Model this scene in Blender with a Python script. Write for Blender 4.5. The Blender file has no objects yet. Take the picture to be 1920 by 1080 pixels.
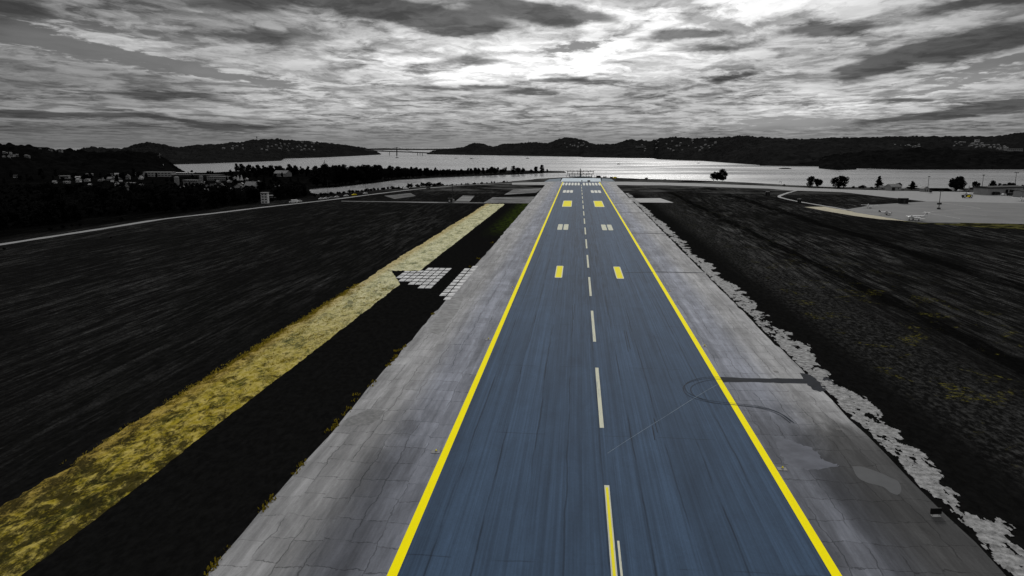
import bpy, bmesh, math, random
import numpy as np
from mathutils import Vector, Matrix
from mathutils.geometry import tessellate_polygon
R = math.radians
random.seed(7); np.random.seed(7)
SC = bpy.context.scene
COL = SC.collection

# ------------------------------------------------------------------ camera
F, CX, CY = 1336.45, 960.0, 540.0              # focal length and centre, in pixels of the 1920 x 1080 photograph
PITCH, YAW = R(11.198), R(5.2025)
CAM = Vector((-4.41, 0.0, 42.595))
cam = bpy.data.cameras.new('camera'); camo = bpy.data.objects.new('camera', cam); COL.objects.link(camo)
cam.sensor_width = 36; cam.lens = F / 1920 * 36; cam.clip_start = 1; cam.clip_end = 60000
camo.location = CAM; camo.rotation_euler = (math.pi / 2 - PITCH, 0, YAW)
SC.camera = camo
ROT = Matrix.Rotation(YAW, 3, 'Z') @ Matrix.Rotation(math.pi / 2 - PITCH, 3, 'X')
def ray(px, py): return (ROT @ Vector(((px - CX) / F, -(py - CY) / F, -1.0)))
def G(px, py, z=0.0):                          # where the sight line through a pixel meets the level z
    d = ray(px, py); t = (z - CAM.z) / d.z
    return CAM + d * t
def DEP(p): return -(ROT.transposed() @ (Vector(p) - CAM)).z
def PX(p):
    c = ROT.transposed() @ (Vector(p) - CAM)
    return CX + F * c.x / -c.z, CY - F * c.y / -c.z
def AT(px, py, dep): return CAM + ray(px, py) * dep
def MPX(p): return DEP(p) / F                  # metres per pixel at a point
def azel(px, py):
    d = ray(px, py).normalized(); return math.atan2(d.x, d.y), math.asin(d.z)

# ------------------------------------------------------------------ node helper
class NT:
    def __init__(s, tree): s.t = tree; s.L = tree.links
    def n(s, typ, ins=None, **kw):
        nd = s.t.nodes.new(typ)
        for k, v in kw.items(): setattr(nd, k, v)
        for k, v in (ins or {}).items(): s.put(nd.inputs[k], v)
        return nd
    def put(s, sock, v):
        if isinstance(v, bpy.types.NodeSocket): s.L.new(v, sock)
        else: sock.default_value = v
    def m(s, op, a, b=0.0, c=None, clamp=False):
        nd = s.n('ShaderNodeMath', operation=op, use_clamp=clamp)
        s.put(nd.inputs[0], a); s.put(nd.inputs[1], b)
        if c is not None: s.put(nd.inputs[2], c)
        return nd.outputs[0]
    def ss(s, v, a, b, lo=0.0, hi=1.0):        # smoothstep remap
        nd = s.n('ShaderNodeMapRange', interpolation_type='SMOOTHSTEP')
        for i, x in enumerate((v, a, b, lo, hi)): s.put(nd.inputs[i], x)
        return nd.outputs[0]
    def lin(s, v, a, b, lo, hi):
        nd = s.n('ShaderNodeMapRange', clamp=True)
        for i, x in enumerate((v, a, b, lo, hi)): s.put(nd.inputs[i], x)
        return nd.outputs[0]
    def mix(s, f, a, b):
        nd = s.n('ShaderNodeMix', data_type='RGBA')
        s.put(nd.inputs[0], f); s.put(nd.inputs[6], a); s.put(nd.inputs[7], b)
        return nd.outputs[2]
    def mul(s, col, f):                        # colour times a value
        nd = s.n('ShaderNodeVectorMath', operation='SCALE')
        s.put(nd.inputs[0], col); s.put(nd.inputs['Scale'], f)
        return nd.outputs[0]
    def noise(s, vec, scale=1.0, detail=4.0, rough=.55, dist=0.0, st=(1, 1, 1), off=(0, 0, 0)):
        mp = s.n('ShaderNodeMapping'); s.put(mp.inputs[0], vec)
        mp.inputs['Scale'].default_value = st; mp.inputs['Location'].default_value = off
        nd = s.n('ShaderNodeTexNoise', {'Scale': scale, 'Detail': detail, 'Roughness': rough, 'Distortion': dist})
        s.L.new(mp.outputs[0], nd.inputs['Vector'])
        return nd.outputs[0]
    def xyz(s, v):
        nd = s.n('ShaderNodeSeparateXYZ'); s.put(nd.inputs[0], v); return nd.outputs
    def vec(s, x, y, z=0.0):
        nd = s.n('ShaderNodeCombineXYZ'); s.put(nd.inputs[0], x); s.put(nd.inputs[1], y); s.put(nd.inputs[2], z)
        return nd.outputs[0]
def c4(c): return (c, c, c, 1) if not hasattr(c, '__len__') else tuple(c)[:3] + (1,)

# ------------------------------------------------------------------ sky, sun, exposure
SUN_AZ, SUN_EL = R(6), R(27)
w = bpy.data.worlds.new('World'); SC.world = w; w.use_nodes = True
T = NT(w.node_tree); bg = w.node_tree.nodes['Background']
sky = T.n('ShaderNodeTexSky', sky_type='NISHITA', sun_disc=False, sun_elevation=SUN_EL, sun_rotation=SUN_AZ)
bwn = T.n('ShaderNodeRGBToBW', {0: sky.outputs[0]})
gen = T.n('ShaderNodeTexCoord').outputs['Generated']
dx, dy, dz = T.xyz(gen)
AZ = T.m('ARCTAN2', dx, dy); EL = T.m('ARCSINE', dz)
den = T.m('ADD', T.m('MAXIMUM', dz, 0.0), 0.055)
cx_ = T.m('DIVIDE', dx, den); cy_ = T.m('DIVIDE', dy, den)
P = T.vec(cx_, cy_, 0.0)
w1 = T.m('SUBTRACT', T.noise(P, .9, 5, .6, 0, (1, .55, 1)), .5); w2 = T.m('SUBTRACT', T.noise(P, 1.3, 6, .62, 0, (1, .55, 1), (8, 3, 0)), .5)
PW = T.vec(T.m('ADD', cx_, T.m('MULTIPLY', w1, .7)), T.m('ADD', cy_, T.m('MULTIPLY', w2, .9)), 0.0)
AZW = T.m('ADD', AZ, T.m('MULTIPLY', w1, .13)); ELW = T.m('ADD', EL, T.m('MULTIPLY', w2, T.lin(EL, 0, .16, .010, .050)))
def gauss(px, py, sx, sy, amp, tilt=0.0, warped=True):      # a bank of cloud round one direction of the sky; sizes in photo pixels
    a, e = azel(px, py)
    da = T.m('MULTIPLY', T.m('SUBTRACT', AZW if warped else AZ, a), F); de = T.m('MULTIPLY', T.m('SUBTRACT', ELW if warped else EL, e), F)
    ct, st = math.cos(tilt), math.sin(tilt)
    u = T.m('ADD', T.m('MULTIPLY', da, ct / sx), T.m('MULTIPLY', de, st / sx))
    v = T.m('ADD', T.m('MULTIPLY', da, -st / sy), T.m('MULTIPLY', de, ct / sy))
    r2 = T.m('ADD', T.m('MULTIPLY', u, u), T.m('MULTIPLY', v, v))
    return T.m('MULTIPLY', T.m('EXPONENT', T.m('MULTIPLY', r2, -1.0)), amp)
def total(lst):
    o = lst[0]
    for x in lst[1:]: o = T.m('ADD', o, x)
    return o
n_big = T.noise(PW, .55, 7, .6, .2, (1, .6, 1), (3.1, 1.7, 0))
n_fine = T.noise(PW, 2.4, 9, .63, .2, (1, .8, 1), (9.2, 4.4, 0))
n_puff = T.noise(PW, 6.5, 6, .62, .3, (1, .9, 1), (2.2, 6.4, 0))
n_mid = T.noise(PW, .9, 8, .62, .2, (.8, .7, 1), (1.2, 7.7, 0))
glow = total([gauss(1230, 15, 260, 60, .40), gauss(1040, 118, 300, 30, .34), gauss(860, 142, 240, 14, .30, .08), gauss(760, 100, 200, 30, .22), gauss(640, 190, 300, 26, .12), gauss(1420, 20, 240, 50, .28), gauss(1120, 110, 560, 110, .20, 0, False),
              gauss(250, 60, 260, 60, .10), gauss(330, 120, 260, 22, .10, -.15), gauss(1640, 170, 260, 40, .16), gauss(1500, 200, 400, 22, .12), gauss(400, 215, 420, 14, .09)])
base = T.m('ADD', T.m('ADD', T.m('MULTIPLY', T.lin(EL, 0.0, .19, .21, .25), T.ss(T.m('ABSOLUTE', T.m('SUBTRACT', AZ, .05)), .18, .75, 1.0, .62)), T.lin(EL, .19, .6, 0, .55)), glow)
tex = T.m('ADD', T.m('ADD', T.ss(n_fine, .38, .60, .22, .84), T.ss(n_big, .38, .62, .0, .34)), T.m('MULTIPLY', T.ss(n_puff, .38, .62, -.22, .26), T.ss(n_mid, .42, .60, .15, 1)))
tex = T.m('MAXIMUM', T.m('ADD', .12, T.m('MULTIPLY', tex, .92)), .2)
lum = T.m('MULTIPLY', T.m('MULTIPLY', base, tex), 1.3)
dark = total([gauss(700, 14, 200, 20, .42, -.08), gauss(830, 38, 90, 14, .34, -.12), gauss(470, 68, 95, 15, .34), gauss(330, 180, 80, 8, .30), gauss(545, 106, 90, 10, .20), gauss(420, 8, 90, 18, .2),
              gauss(1620, 132, 80, 12, .36, .18), gauss(1690, 108, 50, 8, .25), gauss(1860, 68, 130, 22, .42, .14), gauss(1275, 66, 75, 16, .32), gauss(1480, 55, 160, 14, .14), gauss(1380, 146, 60, 6, .26, .12), gauss(1820, 208, 170, 9, .42, .12),
              gauss(970, 12, 110, 16, .42, -.1), gauss(1080, 40, 90, 12, .22), gauss(1330, 95, 110, 8, .22), gauss(1060, 150, 120, 6, .2), gauss(740, 96, 120, 9, .2), gauss(1560, 60, 140, 12, .22, .1), gauss(860, 165, 100, 7, .28), gauss(990, 175, 60, 6, .24), gauss(1120, 200, 90, 4, .26), gauss(60, 213, 160, 6, .34), gauss(330, 224, 130, 6, .26, -.12), gauss(1850, 6, 110, 9, .30), gauss(880, 115, 90, 12, .24, .1),
              gauss(1720, 185, 90, 6, .28), gauss(470, 240, 100, 4, .2), gauss(1170, 230, 50, 5, .24), gauss(940, 215, 120, 5, .14), gauss(30, 20, 80, 20, .32), gauss(100, 240, 260, 12, .16), gauss(1640, 95, 160, 14, .12), gauss(150, 150, 140, 8, .14)])
dmask = T.ss(T.m('ADD', T.m('MULTIPLY', dark, 1.3), T.m('MULTIPLY', T.m('SUBTRACT', n_mid, .5), .8)), .10, .34, 0, .94)
n_gap = T.m('ADD', T.m('MULTIPLY', T.m('SUBTRACT', n_fine, .5), .8), T.m('MULTIPLY', T.m('SUBTRACT', n_puff, .5), .7))
gap = total([gauss(150, 92, 200, 16, .42, -.17), gauss(430, 140, 170, 9, .36, -.17), gauss(1490, 232, 100, 9, .5), gauss(1085, 88, 70, 8, .36, .12), gauss(1790, 158, 110, 7, .36, .2), gauss(1880, 118, 90, 8, .4, .22), gauss(170, 50, 180, 12, .20, -.1), gauss(20, 55, 60, 14, .25)])
gmask = T.ss(T.m('SUBTRACT', gap, n_gap), .10, .28, 0, 1)
hazeb = T.ss(EL, 0.0, .030, .75, 0.0)
nish = T.m('MULTIPLY', bwn.outputs[0], .028)
clear = T.m('ADD', T.m('MULTIPLY', nish, .2), T.m('MULTIPLY', T.lin(EL, 0, .18, .17, .07), .8))
clear = T.m('MULTIPLY', T.m('ADD', clear, T.m('MULTIPLY', glow, .22)), T.ss(n_big, .35, .65, .82, 1.2))
l2 = T.m('ADD', T.m('MULTIPLY', lum, T.m('SUBTRACT', 1.0, gmask)), T.m('MULTIPLY', clear, gmask))
dcol = T.m('ADD', .032, T.m('MULTIPLY', lum, .12))
l3 = T.m('ADD', T.m('MULTIPLY', l2, T.m('SUBTRACT', 1.0, dmask)), T.m('MULTIPLY', dcol, dmask))
l4 = T.m('ADD', T.m('MULTIPLY', l3, T.m('SUBTRACT', 1.0, hazeb)), T.m('MULTIPLY', T.m('ADD', .15, gauss(1000, 265, 500, 60, .07, 0, False)), hazeb))
l5 = T.m('MULTIPLY', T.m('MAXIMUM', l4, .012), 10.0)
T.put(bg.inputs['Color'], T.vec(l5, l5, l5)); bg.inputs['Strength'].default_value = .1
w.cycles.sampling_method = 'MANUAL'; w.cycles.sample_map_resolution = 512
sun = bpy.data.lights.new('sun', 'SUN'); suno = bpy.data.objects.new('sun', sun); COL.objects.link(suno)
sun.energy = 1.5; sun.angle = R(10); sun.color = (1, .985, .96)
suno.rotation_euler = Vector((-math.sin(SUN_AZ) * math.cos(SUN_EL), -math.cos(SUN_AZ) * math.cos(SUN_EL), -math.sin(SUN_EL))).to_track_quat('-Z', 'Y').to_euler()
SC.view_settings.view_transform = 'Standard'; SC.view_settings.look = 'None'; SC.view_settings.exposure = 0.0; SC.view_settings.gamma = 1.0

# ------------------------------------------------------------------ materials
MATS = {}
def mat(name, col, rough=.7, var=.25, scale=2.0, bump=0.0, metal=0.0, st=(1, 1, 1), spec=.12):
    if name in MATS: return MATS[name]
    m = bpy.data.materials.new(name); m.use_nodes = True; t = NT(m.node_tree); b = m.node_tree.nodes['Principled BSDF']
    v = t.n('ShaderNodeTexCoord').outputs['Object']
    n = t.noise(v, scale, 5, .6, 0, st)
    t.put(b.inputs['Base Color'], t.mul(c4(col)[:3], t.lin(n, .25, .75, 1 - var, 1 + var)))
    b.inputs['Roughness'].default_value = rough; b.inputs['Metallic'].default_value = metal; b.inputs['Specular IOR Level'].default_value = spec
    if bump:
        bn = t.n('ShaderNodeBump', {'Strength': bump, 'Height': n}); t.put(b.inputs['Normal'], bn.outputs[0])
    MATS[name] = m; return m
def nodemat(name):
    m = bpy.data.materials.new(name); m.use_nodes = True; t = NT(m.node_tree); b = m.node_tree.nodes['Principled BSDF']
    MATS[name] = m
    return m, t, b, t.n('ShaderNodeTexCoord').outputs['Object']

def streaks(t, v, scale, a, b, lo, hi, off=(0, 0, 0), ys=.03, detail=6):
    return t.ss(t.noise(v, scale, detail, .65, .3, (1, ys, 1), off), a, b, lo, hi)

def mat_ground():
    m, t, b, v = nodemat('dark_grass')
    x, y, z = t.xyz(v)
    s1 = streaks(t, v, .35, .47, .68, 0, 1, ys=.085)
    s2 = streaks(t, v, 1.1, .48, .68, 0, 1, (5, 2, 0), .05)
    big = t.ss(t.noise(v, .018, 4, .6, .4, (1, .5, 1)), .38, .66, 0, 1)
    fine = t.ss(t.noise(v, 1.1, 8, .72, .2, (1, .5, 1), (2, 8, 0)), .44, .66, 0, 1)
    rgt = t.ss(x, 46, 75, 0, 1); lft = t.ss(x, -68, -85, 0, 1)
    far = t.ss(y, 80, 260, .45, 1)
    amt = t.m('ADD', t.m('MULTIPLY', rgt, .95), t.m('MULTIPLY', lft, .55))
    st = t.m('MULTIPLY', t.m('ADD', t.m('MULTIPLY', s1, .8), t.m('MULTIPLY', s2, .75)), t.m('ADD', .25, t.m('MULTIPLY', big, .9)))
    spk = t.m('MULTIPLY', t.ss(t.noise(v, 2.6, 8, .8, .2, (1, .6, 1), (6, 2, 0)), .38, .64, .15, 2.0), t.ss(t.noise(v, .45, 6, .7, .3, (1, .4, 1), (1, 2, 0)), .36, .62, .55, 1.3))
    st = t.m('MULTIPLY', t.m('MULTIPLY', t.m('MULTIPLY', st, amt), far), spk)
    moss = t.m('MULTIPLY', t.m('MULTIPLY', fine, t.m('MULTIPLY', t.ss(x, 50, 58, 0, 1), t.ss(x, 80, 66, 0, 1))), .55)
    val = t.m('ADD', .0055, t.m('MULTIPLY', t.m('ADD', st, moss), .050))
    # dark mown lanes
    lane = t.m('MULTIPLY', t.ss(t.m('ABSOLUTE', t.m('SUBTRACT', x, t.m('ADD', 81, t.m('MULTIPLY', t.noise(v, .03, 2), 5)))), 1.2, 4, .72, 0), 1.0)
    lane2 = t.ss(t.m('ABSOLUTE', t.m('SUBTRACT', x, t.m('ADD', 128, t.m('MULTIPLY', t.noise(v, .02, 2), 9)))), 1.5, 6, .7, 0)
    val = t.m('MULTIPLY', val, t.m('SUBTRACT', 1.0, t.m('MAXIMUM', lane, lane2)))
    val = t.m('MULTIPLY', t.m('MAXIMUM', val, .0035), t.ss(t.noise(v, .9, 7, .75, .3, (1, .5, 1), (4, 1, 0)), .35, .68, .72, 1.35))
    # far side strip beside the end of the runway is worn and paler
    worn = t.m('MULTIPLY', t.ss(y, 640, 760, 0, 1), t.ss(t.noise(v, .03, 6, .7, .5, (.5, 1, 1)), .45, .62, 0, .07))
    worn = t.m('MULTIPLY', worn, t.m('MULTIPLY', t.ss(y, 1150, 1000, 0, 1), t.ss(x, -330, -200, 0, 1)))
    val = t.m('ADD', val, worn)
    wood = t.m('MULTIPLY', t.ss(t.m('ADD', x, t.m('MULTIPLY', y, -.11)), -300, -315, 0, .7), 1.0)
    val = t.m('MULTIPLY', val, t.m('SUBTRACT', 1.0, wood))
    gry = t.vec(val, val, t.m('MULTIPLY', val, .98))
    # yellow flowering patches, right field and along the left pavement edge; a little green by the far left edge
    yp = t.m('MULTIPLY', t.ss(t.noise(v, .10, 4, .6, .6), 56e-2, .64, 0, 1), t.ss(t.noise(v, 1.0, 8, .72), .50, .62, 0, 1))
    yp = t.m('MULTIPLY', yp, t.m('MULTIPLY', t.ss(x, 53, 58, 0, 1), t.m('MULTIPLY', t.ss(x, 120, 85, 0, 1), t.ss(y, 330, 150, .15, 1))))
    col = t.mix(t.m('MULTIPLY', yp, .7), gry, (.13, .118, .016, 1))
    gp = t.m('MULTIPLY', t.m('MULTIPLY', t.ss(x, -54, -43, 0, 1), t.ss(x, -38, -41, 0, 1)), t.m('MULTIPLY', t.ss(y, 330, 400, 0, 1), t.ss(y, 600, 560, 0, 1)))
    gp = t.m('MULTIPLY', gp, t.ss(t.noise(v, .35, 6, .7), .42, .62, 0, .9))
    col = t.mix(gp, col, (.035, .055, .006, 1))
    t.put(b.inputs['Base Color'], col); b.inputs['Roughness'].default_value = 1; b.inputs['Specular IOR Level'].default_value = 0.0
    return m
def mat_runway():
    m, t, b, v = nodemat('blue_grey_asphalt')
    x, y, z = t.xyz(v)
    s1 = streaks(t, v, .9, .25, .75, .80, 1.18, ys=.006)
    s2 = streaks(t, v, 3.0, .3, .7, .80, 1.20, (3, 1, 0), .006)
    mott = t.lin(t.noise(v, .22, 6, .7, .6, (1, .35, 1), (7, 7, 0)), .3, .7, .86, 1.14)
    grain = t.lin(t.noise(v, 3, 7, .85, 0, (1, .6, 1)), .3, .7, .86, 1.14)
    wob = t.m('MULTIPLY', t.noise(v, .05, 3, .6, 0, (1, 1, 1), (4, 0, 0)), .9)
    q = t.m('PINGPONG', t.m('ADD', x, wob), 2.35)
    brk = t.ss(t.noise(v, .07, 4, .6, 0, (3, .4, 1), (1, 6, 0)), .42, .54, .06, .5)
    seam = t.m('SUBTRACT', 1.0, t.m('MULTIPLY', t.ss(q, .04, .17, 1, 0), brk))
    ax = t.m('ABSOLUTE', x)
    rub = t.m('MULTIPLY', t.m('MULTIPLY', t.ss(ax, 11, 2, 0, 1), t.m('MULTIPLY', t.ss(y, 90, 260, .25, 1), t.ss(y, 760, 560, .15, 1))),
              streaks(t, v, 2.2, .42, .66, 0, .45, (8, 3, 0), .02))
    # tar-filled transverse joints, far apart
    qj = t.m('PINGPONG', t.m('ADD', y, t.m('MULTIPLY', t.noise(v, .12, 2), 1.0)), 17)
    jn = t.m('SUBTRACT', 1.0, t.m('MULTIPLY', t.ss(qj, .04, .16, 1, 0), t.ss(t.noise(v, .12, 2, .5, 0, (1, .25, 1)), .48, .54, 0, .36)))
    lane = t.n('ShaderNodeTexWhiteNoise', noise_dimensions='2D')
    t.put(lane.inputs['Vector'], t.vec(t.m('FLOOR', t.m('DIVIDE', t.m('ADD', x, wob), 4.7)), t.m('FLOOR', t.m('DIVIDE', y, 190.0))))
    lv = t.lin(lane.outputs[0], 0, 1, .90, 1.08)
    f = t.m('MULTIPLY', t.m('MULTIPLY', s1, s2), t.m('MULTIPLY', mott, grain))
    f = t.m('MULTIPLY', f, t.m('MULTIPLY', seam, t.m('MULTIPLY', jn, lv)))
    f = t.m('MULTIPLY', f, t.m('SUBTRACT', 1.0, rub))
    t.put(b.inputs['Base Color'], t.mul((.0345, .060, .102), f))
    b.inputs['Roughness'].default_value = .85; b.inputs['Specular IOR Level'].default_value = .10
    bn = t.n('ShaderNodeBump', {'Strength': .25, 'Distance': .05, 'Height': t.m('MULTIPLY', s1, grain)}); t.put(b.inputs['Normal'], bn.outputs[0])
    return m
def mat_shoulder(name, tintx):
    m, t, b, v = nodemat(name)
    x, y, z = t.xyz(v)
    wx = t.m('MULTIPLY', t.m('SUBTRACT', t.noise(v, .16, 4, .6), .5), 2.2)
    wy = t.m('MULTIPLY', t.m('SUBTRACT', t.noise(v, .22, 5, .65, 0, (1, 1, 1), (4, 4, 0)), .5), 3.0)
    xx = t.m('ADD', x, wx); 
    def cells(sx, sy, off):
        fx = t.m('DIVIDE', t.m('ADD', xx, off), sx); fl = t.m('FLOOR', fx)
        rnd = t.n('ShaderNodeTexWhiteNoise', noise_dimensions='1D'); t.put(rnd.inputs['W'], fl)
        fy = t.m('DIVIDE', t.m('ADD', t.m('ADD', y, wy), t.m('MULTIPLY', rnd.outputs[0], sy * .25)), sy)
        return fx, fl, fy, t.m('FLOOR', fy)
    fx, ix, fy, iy = cells(3.1, 5.0, 0.7)
    wn = t.n('ShaderNodeTexWhiteNoise', noise_dimensions='2D'); t.put(wn.inputs['Vector'], t.vec(ix, iy))
    tone = t.lin(wn.outputs[0], 0, 1, .90, 1.10)
    ex = t.m('MULTIPLY', t.m('PINGPONG', fx, .5), 3.1); ey = t.m('MULTIPLY', t.m('PINGPONG', fy, .5), 5.0)
    brk = t.ss(t.noise(v, .35, 4, .6, 0, (1, 1, 1), (9, 1, 0)), .36, .52, .12, 1)
    brk2 = t.ss(t.noise(v, .2, 4, .6, 0, (1, .3, 1), (2, 5, 0)), .42, .54, .08, 1)
    crack = t.m('MAXIMUM', t.m('MULTIPLY', t.ss(ey, .02, .12, .52, 0), brk), t.m('MULTIPLY', t.ss(ex, .02, .11, .48, 0), brk2))
    st = streaks(t, v, .7, .3, .72, .72, 1.14, (2, 2, 0), .05)
    st2 = t.m('MULTIPLY', t.lin(t.noise(v, 2.2, 6, .7, .3, (1, .12, 1)), .3, .7, .86, 1.14), t.lin(t.noise(v, 3.0, 6, .8), .3, .7, .90, 1.10))
    bl = t.ss(t.noise(v, .09, 6, .65, .8, (1, .35, 1), (3, 3, 0)), .36, .62, .80, 1.10)
    wear = t.ss(t.noise(v, .5, 7, .75, .4, (1, .3, 1), (6, 6, 0)), .60, .66, 1, .84)
    ax = t.m('ABSOLUTE', x)
    edge = t.ss(t.m('ADD', ax, t.m('MULTIPLY', t.noise(v, .3, 3), 2.0)), 29, 36, 0, 1)
    col = t.mix(edge, (.218, .230, .268, 1), (.278, .278, .282, 1))
    band = t.m('SUBTRACT', 1.0, t.ss(t.m('ABSOLUTE', t.m('SUBTRACT', ax, 24.2)), .9, 1.4, .18, 0))
    f = t.m('MULTIPLY', t.m('MULTIPLY', tone, st), t.m('MULTIPLY', st2, t.m('MULTIPLY', bl, wear)))
    f = t.m('MULTIPLY', t.m('MULTIPLY', f, band), t.m('SUBTRACT', 1.0, crack))
    wb = t.m('MULTIPLY', t.m('SUBTRACT', t.noise(v, .12, 6, .65, .5, (1, .4, 1), (1, 2, 0)), .5), 60)
    yy = t.m('ADD', y, wb)
    if tintx > 1.01:                           # older, darker surfacing on the near right side, deepened to paint in corner vignette
        old_vig = t.m('MULTIPLY', t.ss(yy, 128, 96, 0, 1), t.ss(t.m('ADD', x, t.m('MULTIPLY', wb, .12)), 24, 31, .45, 1))
        f = t.m('MULTIPLY', f, t.m('SUBTRACT', 1.0, t.m('MULTIPLY', old_vig, .80)))
    else:                                      # dark run-off stain on the near part of the left side
        stn = t.m('MULTIPLY', t.ss(t.m('ADD', yy, 0), 112, 88, 0, 1), t.ss(t.m('ABSOLUTE', t.m('ADD', x, t.m('ADD', 29.5, t.m('MULTIPLY', wb, .05)))), 1.5, 6, .55, .12))
        f = t.m('MULTIPLY', f, t.m('SUBTRACT', 1.0, stn))
    t.put(b.inputs['Base Color'], t.mul(col, t.m('MULTIPLY', f, tintx)))
    b.inputs['Roughness'].default_value = .85; b.inputs['Specular IOR Level'].default_value = .08
    bn = t.n('ShaderNodeBump', {'Strength': .3, 'Distance': .04, 'Height': f}); t.put(b.inputs['Normal'], bn.outputs[0])
    return m
def mat_paint(name, col, wearto, amt):
    m, t, b, v = nodemat(name)
    n = t.noise(v, 1.4, 8, .75, .2, (1, .12, 1))
    n2 = t.noise(v, 6, 5, .7)
    f = t.m('MULTIPLY', t.ss(t.m('ADD', t.m('MULTIPLY', n, .7), t.m('MULTIPLY', n2, .3)), .46, .66, 0, 1), amt)
    t.put(b.inputs['Base Color'], t.mix(f, c4(col), c4(wearto)))
    b.inputs['Roughness'].default_value = .85; b.inputs['Specular IOR Level'].default_value = .05
    return m
def mat_olive():
    m, t, b, v = nodemat('olive_dry_grass')
    x, y, z = t.xyz(v)
    n1 = t.noise(v, 1.0, 9, .72, .4, (1, .45, 1)); n2 = t.noise(v, .25, 5, .6, .5, (1, .5, 1), (5, 5, 0)); n3 = t.noise(v, 2.2, 8, .75, .3, (1, .5, 1), (1, 9, 0))
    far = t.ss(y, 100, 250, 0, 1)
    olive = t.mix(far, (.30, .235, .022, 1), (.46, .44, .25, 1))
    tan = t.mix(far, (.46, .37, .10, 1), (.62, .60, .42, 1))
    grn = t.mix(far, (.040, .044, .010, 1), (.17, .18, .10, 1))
    c = t.mix(t.ss(n1, .40, .62, 0, 1), olive, tan)
    c = t.mix(t.ss(t.m('ADD', t.m('MULTIPLY', n2, .5), t.m('MULTIPLY', n3, .5)), .48, .60, 0, .95), c, grn)
    sd = t.ss(x, -68, -72, 0, .5)
    c = t.mix(sd, c, (.33, .22, .06, 1))
    strip_vig = t.m('ADD', t.m('ADD', t.m('MULTIPLY', t.noise(v, .5, 8, .72, .4, (1, .5, 1), (7, 3, 0)), .7), t.m('MULTIPLY', t.noise(v, 2.5, 6, .75, .2, (1, .6, 1)), .3)), t.lin(y, 75, 150, .085, -.05))
    c = t.mix(t.ss(strip_vig, .50, .62, 0, .9), c, (.016, .015, .007, 1))   # corner vignette put into the colour as dark patches, denser at the near end
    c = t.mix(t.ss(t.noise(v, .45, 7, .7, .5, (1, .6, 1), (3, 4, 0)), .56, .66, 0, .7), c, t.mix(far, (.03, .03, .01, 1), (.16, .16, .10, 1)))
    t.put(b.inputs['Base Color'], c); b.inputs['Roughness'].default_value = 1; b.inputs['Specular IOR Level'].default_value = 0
    bn = t.n('ShaderNodeBump', {'Strength': .9, 'Distance': .25, 'Height': n3}); t.put(b.inputs['Normal'], bn.outputs[0])
    return m
def mat_water():
    m, t, b, v = nodemat('grey_water')
    b.inputs['Base Color'].default_value = (.225, .225, .228, 1); b.inputs['Specular IOR Level'].default_value = .085; b.inputs['Roughness'].default_value = .16
    b.inputs['IOR'].default_value = 1.33
    n1 = t.noise(v, .05, 6, .6, .3, (.5, 1, 1)); n2 = t.noise(v, .006, 4, .6, .6, (.35, 1.2, 1)); n3 = t.noise(v, .35, 3, .6, 0, (.6, 1, 1))
    h = t.m('ADD', t.m('MULTIPLY', n1, 5.0), t.m('MULTIPLY', n3, .5))
    bn = t.n('ShaderNodeBump', {'Strength': t.ss(n2, .40, .66, .22, .75), 'Distance': .55, 'Height': h}); t.put(b.inputs['Normal'], bn.outputs[0])
    t.put(b.inputs['Roughness'], t.ss(n2, .4, .62, .16, .30))
    return m
def mat_hill(name, lo, hi, scale=.02):
    m, t, b, v = nodemat(name)
    n = t.noise(v, scale, 8, .72, .3); n2 = t.noise(v, scale * .18, 4, .6, .3)
    f = t.m('MULTIPLY', t.ss(n, .35, .68, 0, 1), t.ss(n2, .35, .65, .45, 1))
    t.put(b.inputs['Base Color'], t.mix(f, c4(lo), c4(hi)))
    b.inputs['Roughness'].default_value = 1; b.inputs['Specular IOR Level'].default_value = 0
    return m
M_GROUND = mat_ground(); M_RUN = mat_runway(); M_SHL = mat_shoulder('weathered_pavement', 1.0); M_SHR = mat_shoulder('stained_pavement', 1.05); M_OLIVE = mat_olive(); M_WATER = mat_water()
M_YEL = mat_paint('yellow_paint', (.93, .80, .0), (.86, .70, .0), .5)
M_CREAM = mat_paint('cream_paint', (.56, .56, .44), (.34, .36, .33), .9)
M_WHITEP = mat_paint('worn_white_paint', (.66, .66, .60), (.40, .42, .42), .9)
M_YELM = mat_paint('yellow_block_paint', (.80, .70, .02), (.62, .57, .12), .45)
M_BORDER = mat_paint('pale_border_paint', (.62, .61, .48), (.5, .5, .42), .6)
M_CONC = mat('pale_concrete', .22, .75, .3, .12, spec=.06)
M_CONC2 = mat('grey_concrete', .12, .75, .35, .15, spec=.06)
M_ROAD = mat('pale_road', .215, .8, .18, .3, spec=.06)
M_APRON = mat('apron_concrete', .125, .75, .18, .05, spec=.06)
def worn_pad(name, a):
    m, t, b, v = nodemat(name)
    f = t.ss(t.m('ADD', t.m('MULTIPLY', t.noise(v, .05, 6, .7, .6, (.5, 1, 1)), .7), t.m('MULTIPLY', t.noise(v, .4, 6, .7, .3, (.6, 1, 1)), .3)), .40, .60, .15, 1)
    t.put(b.inputs['Base Color'], t.mix(f, c4(.022), c4(a))); b.inputs['Roughness'].default_value = .9; b.inputs['Specular IOR Level'].default_value = .05
    return m
M_WORN = worn_pad('worn_concrete', .17); M_WORN2 = worn_pad('broken_concrete', .12)
M_PALEB = mat('pale_blue_concrete', (.46, .53, .58), .85, .12, .3, spec=.06)
M_BLUEB = mat('blue_grey_concrete', (.12, .15, .18), .85, .2, .2, spec=.06)
M_SLAB = mat('white_slab', .46, .85, .5, .35)
M_STONE = mat('white_rubble', .205, .9, .8, 1.1, .5)
M_LEAF = mat('dark_leaves', .0075, 1, .6, .25, spec=0)
M_LEAF2 = mat('darker_leaves', .0045, 1, .6, .3, spec=0)
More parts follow.
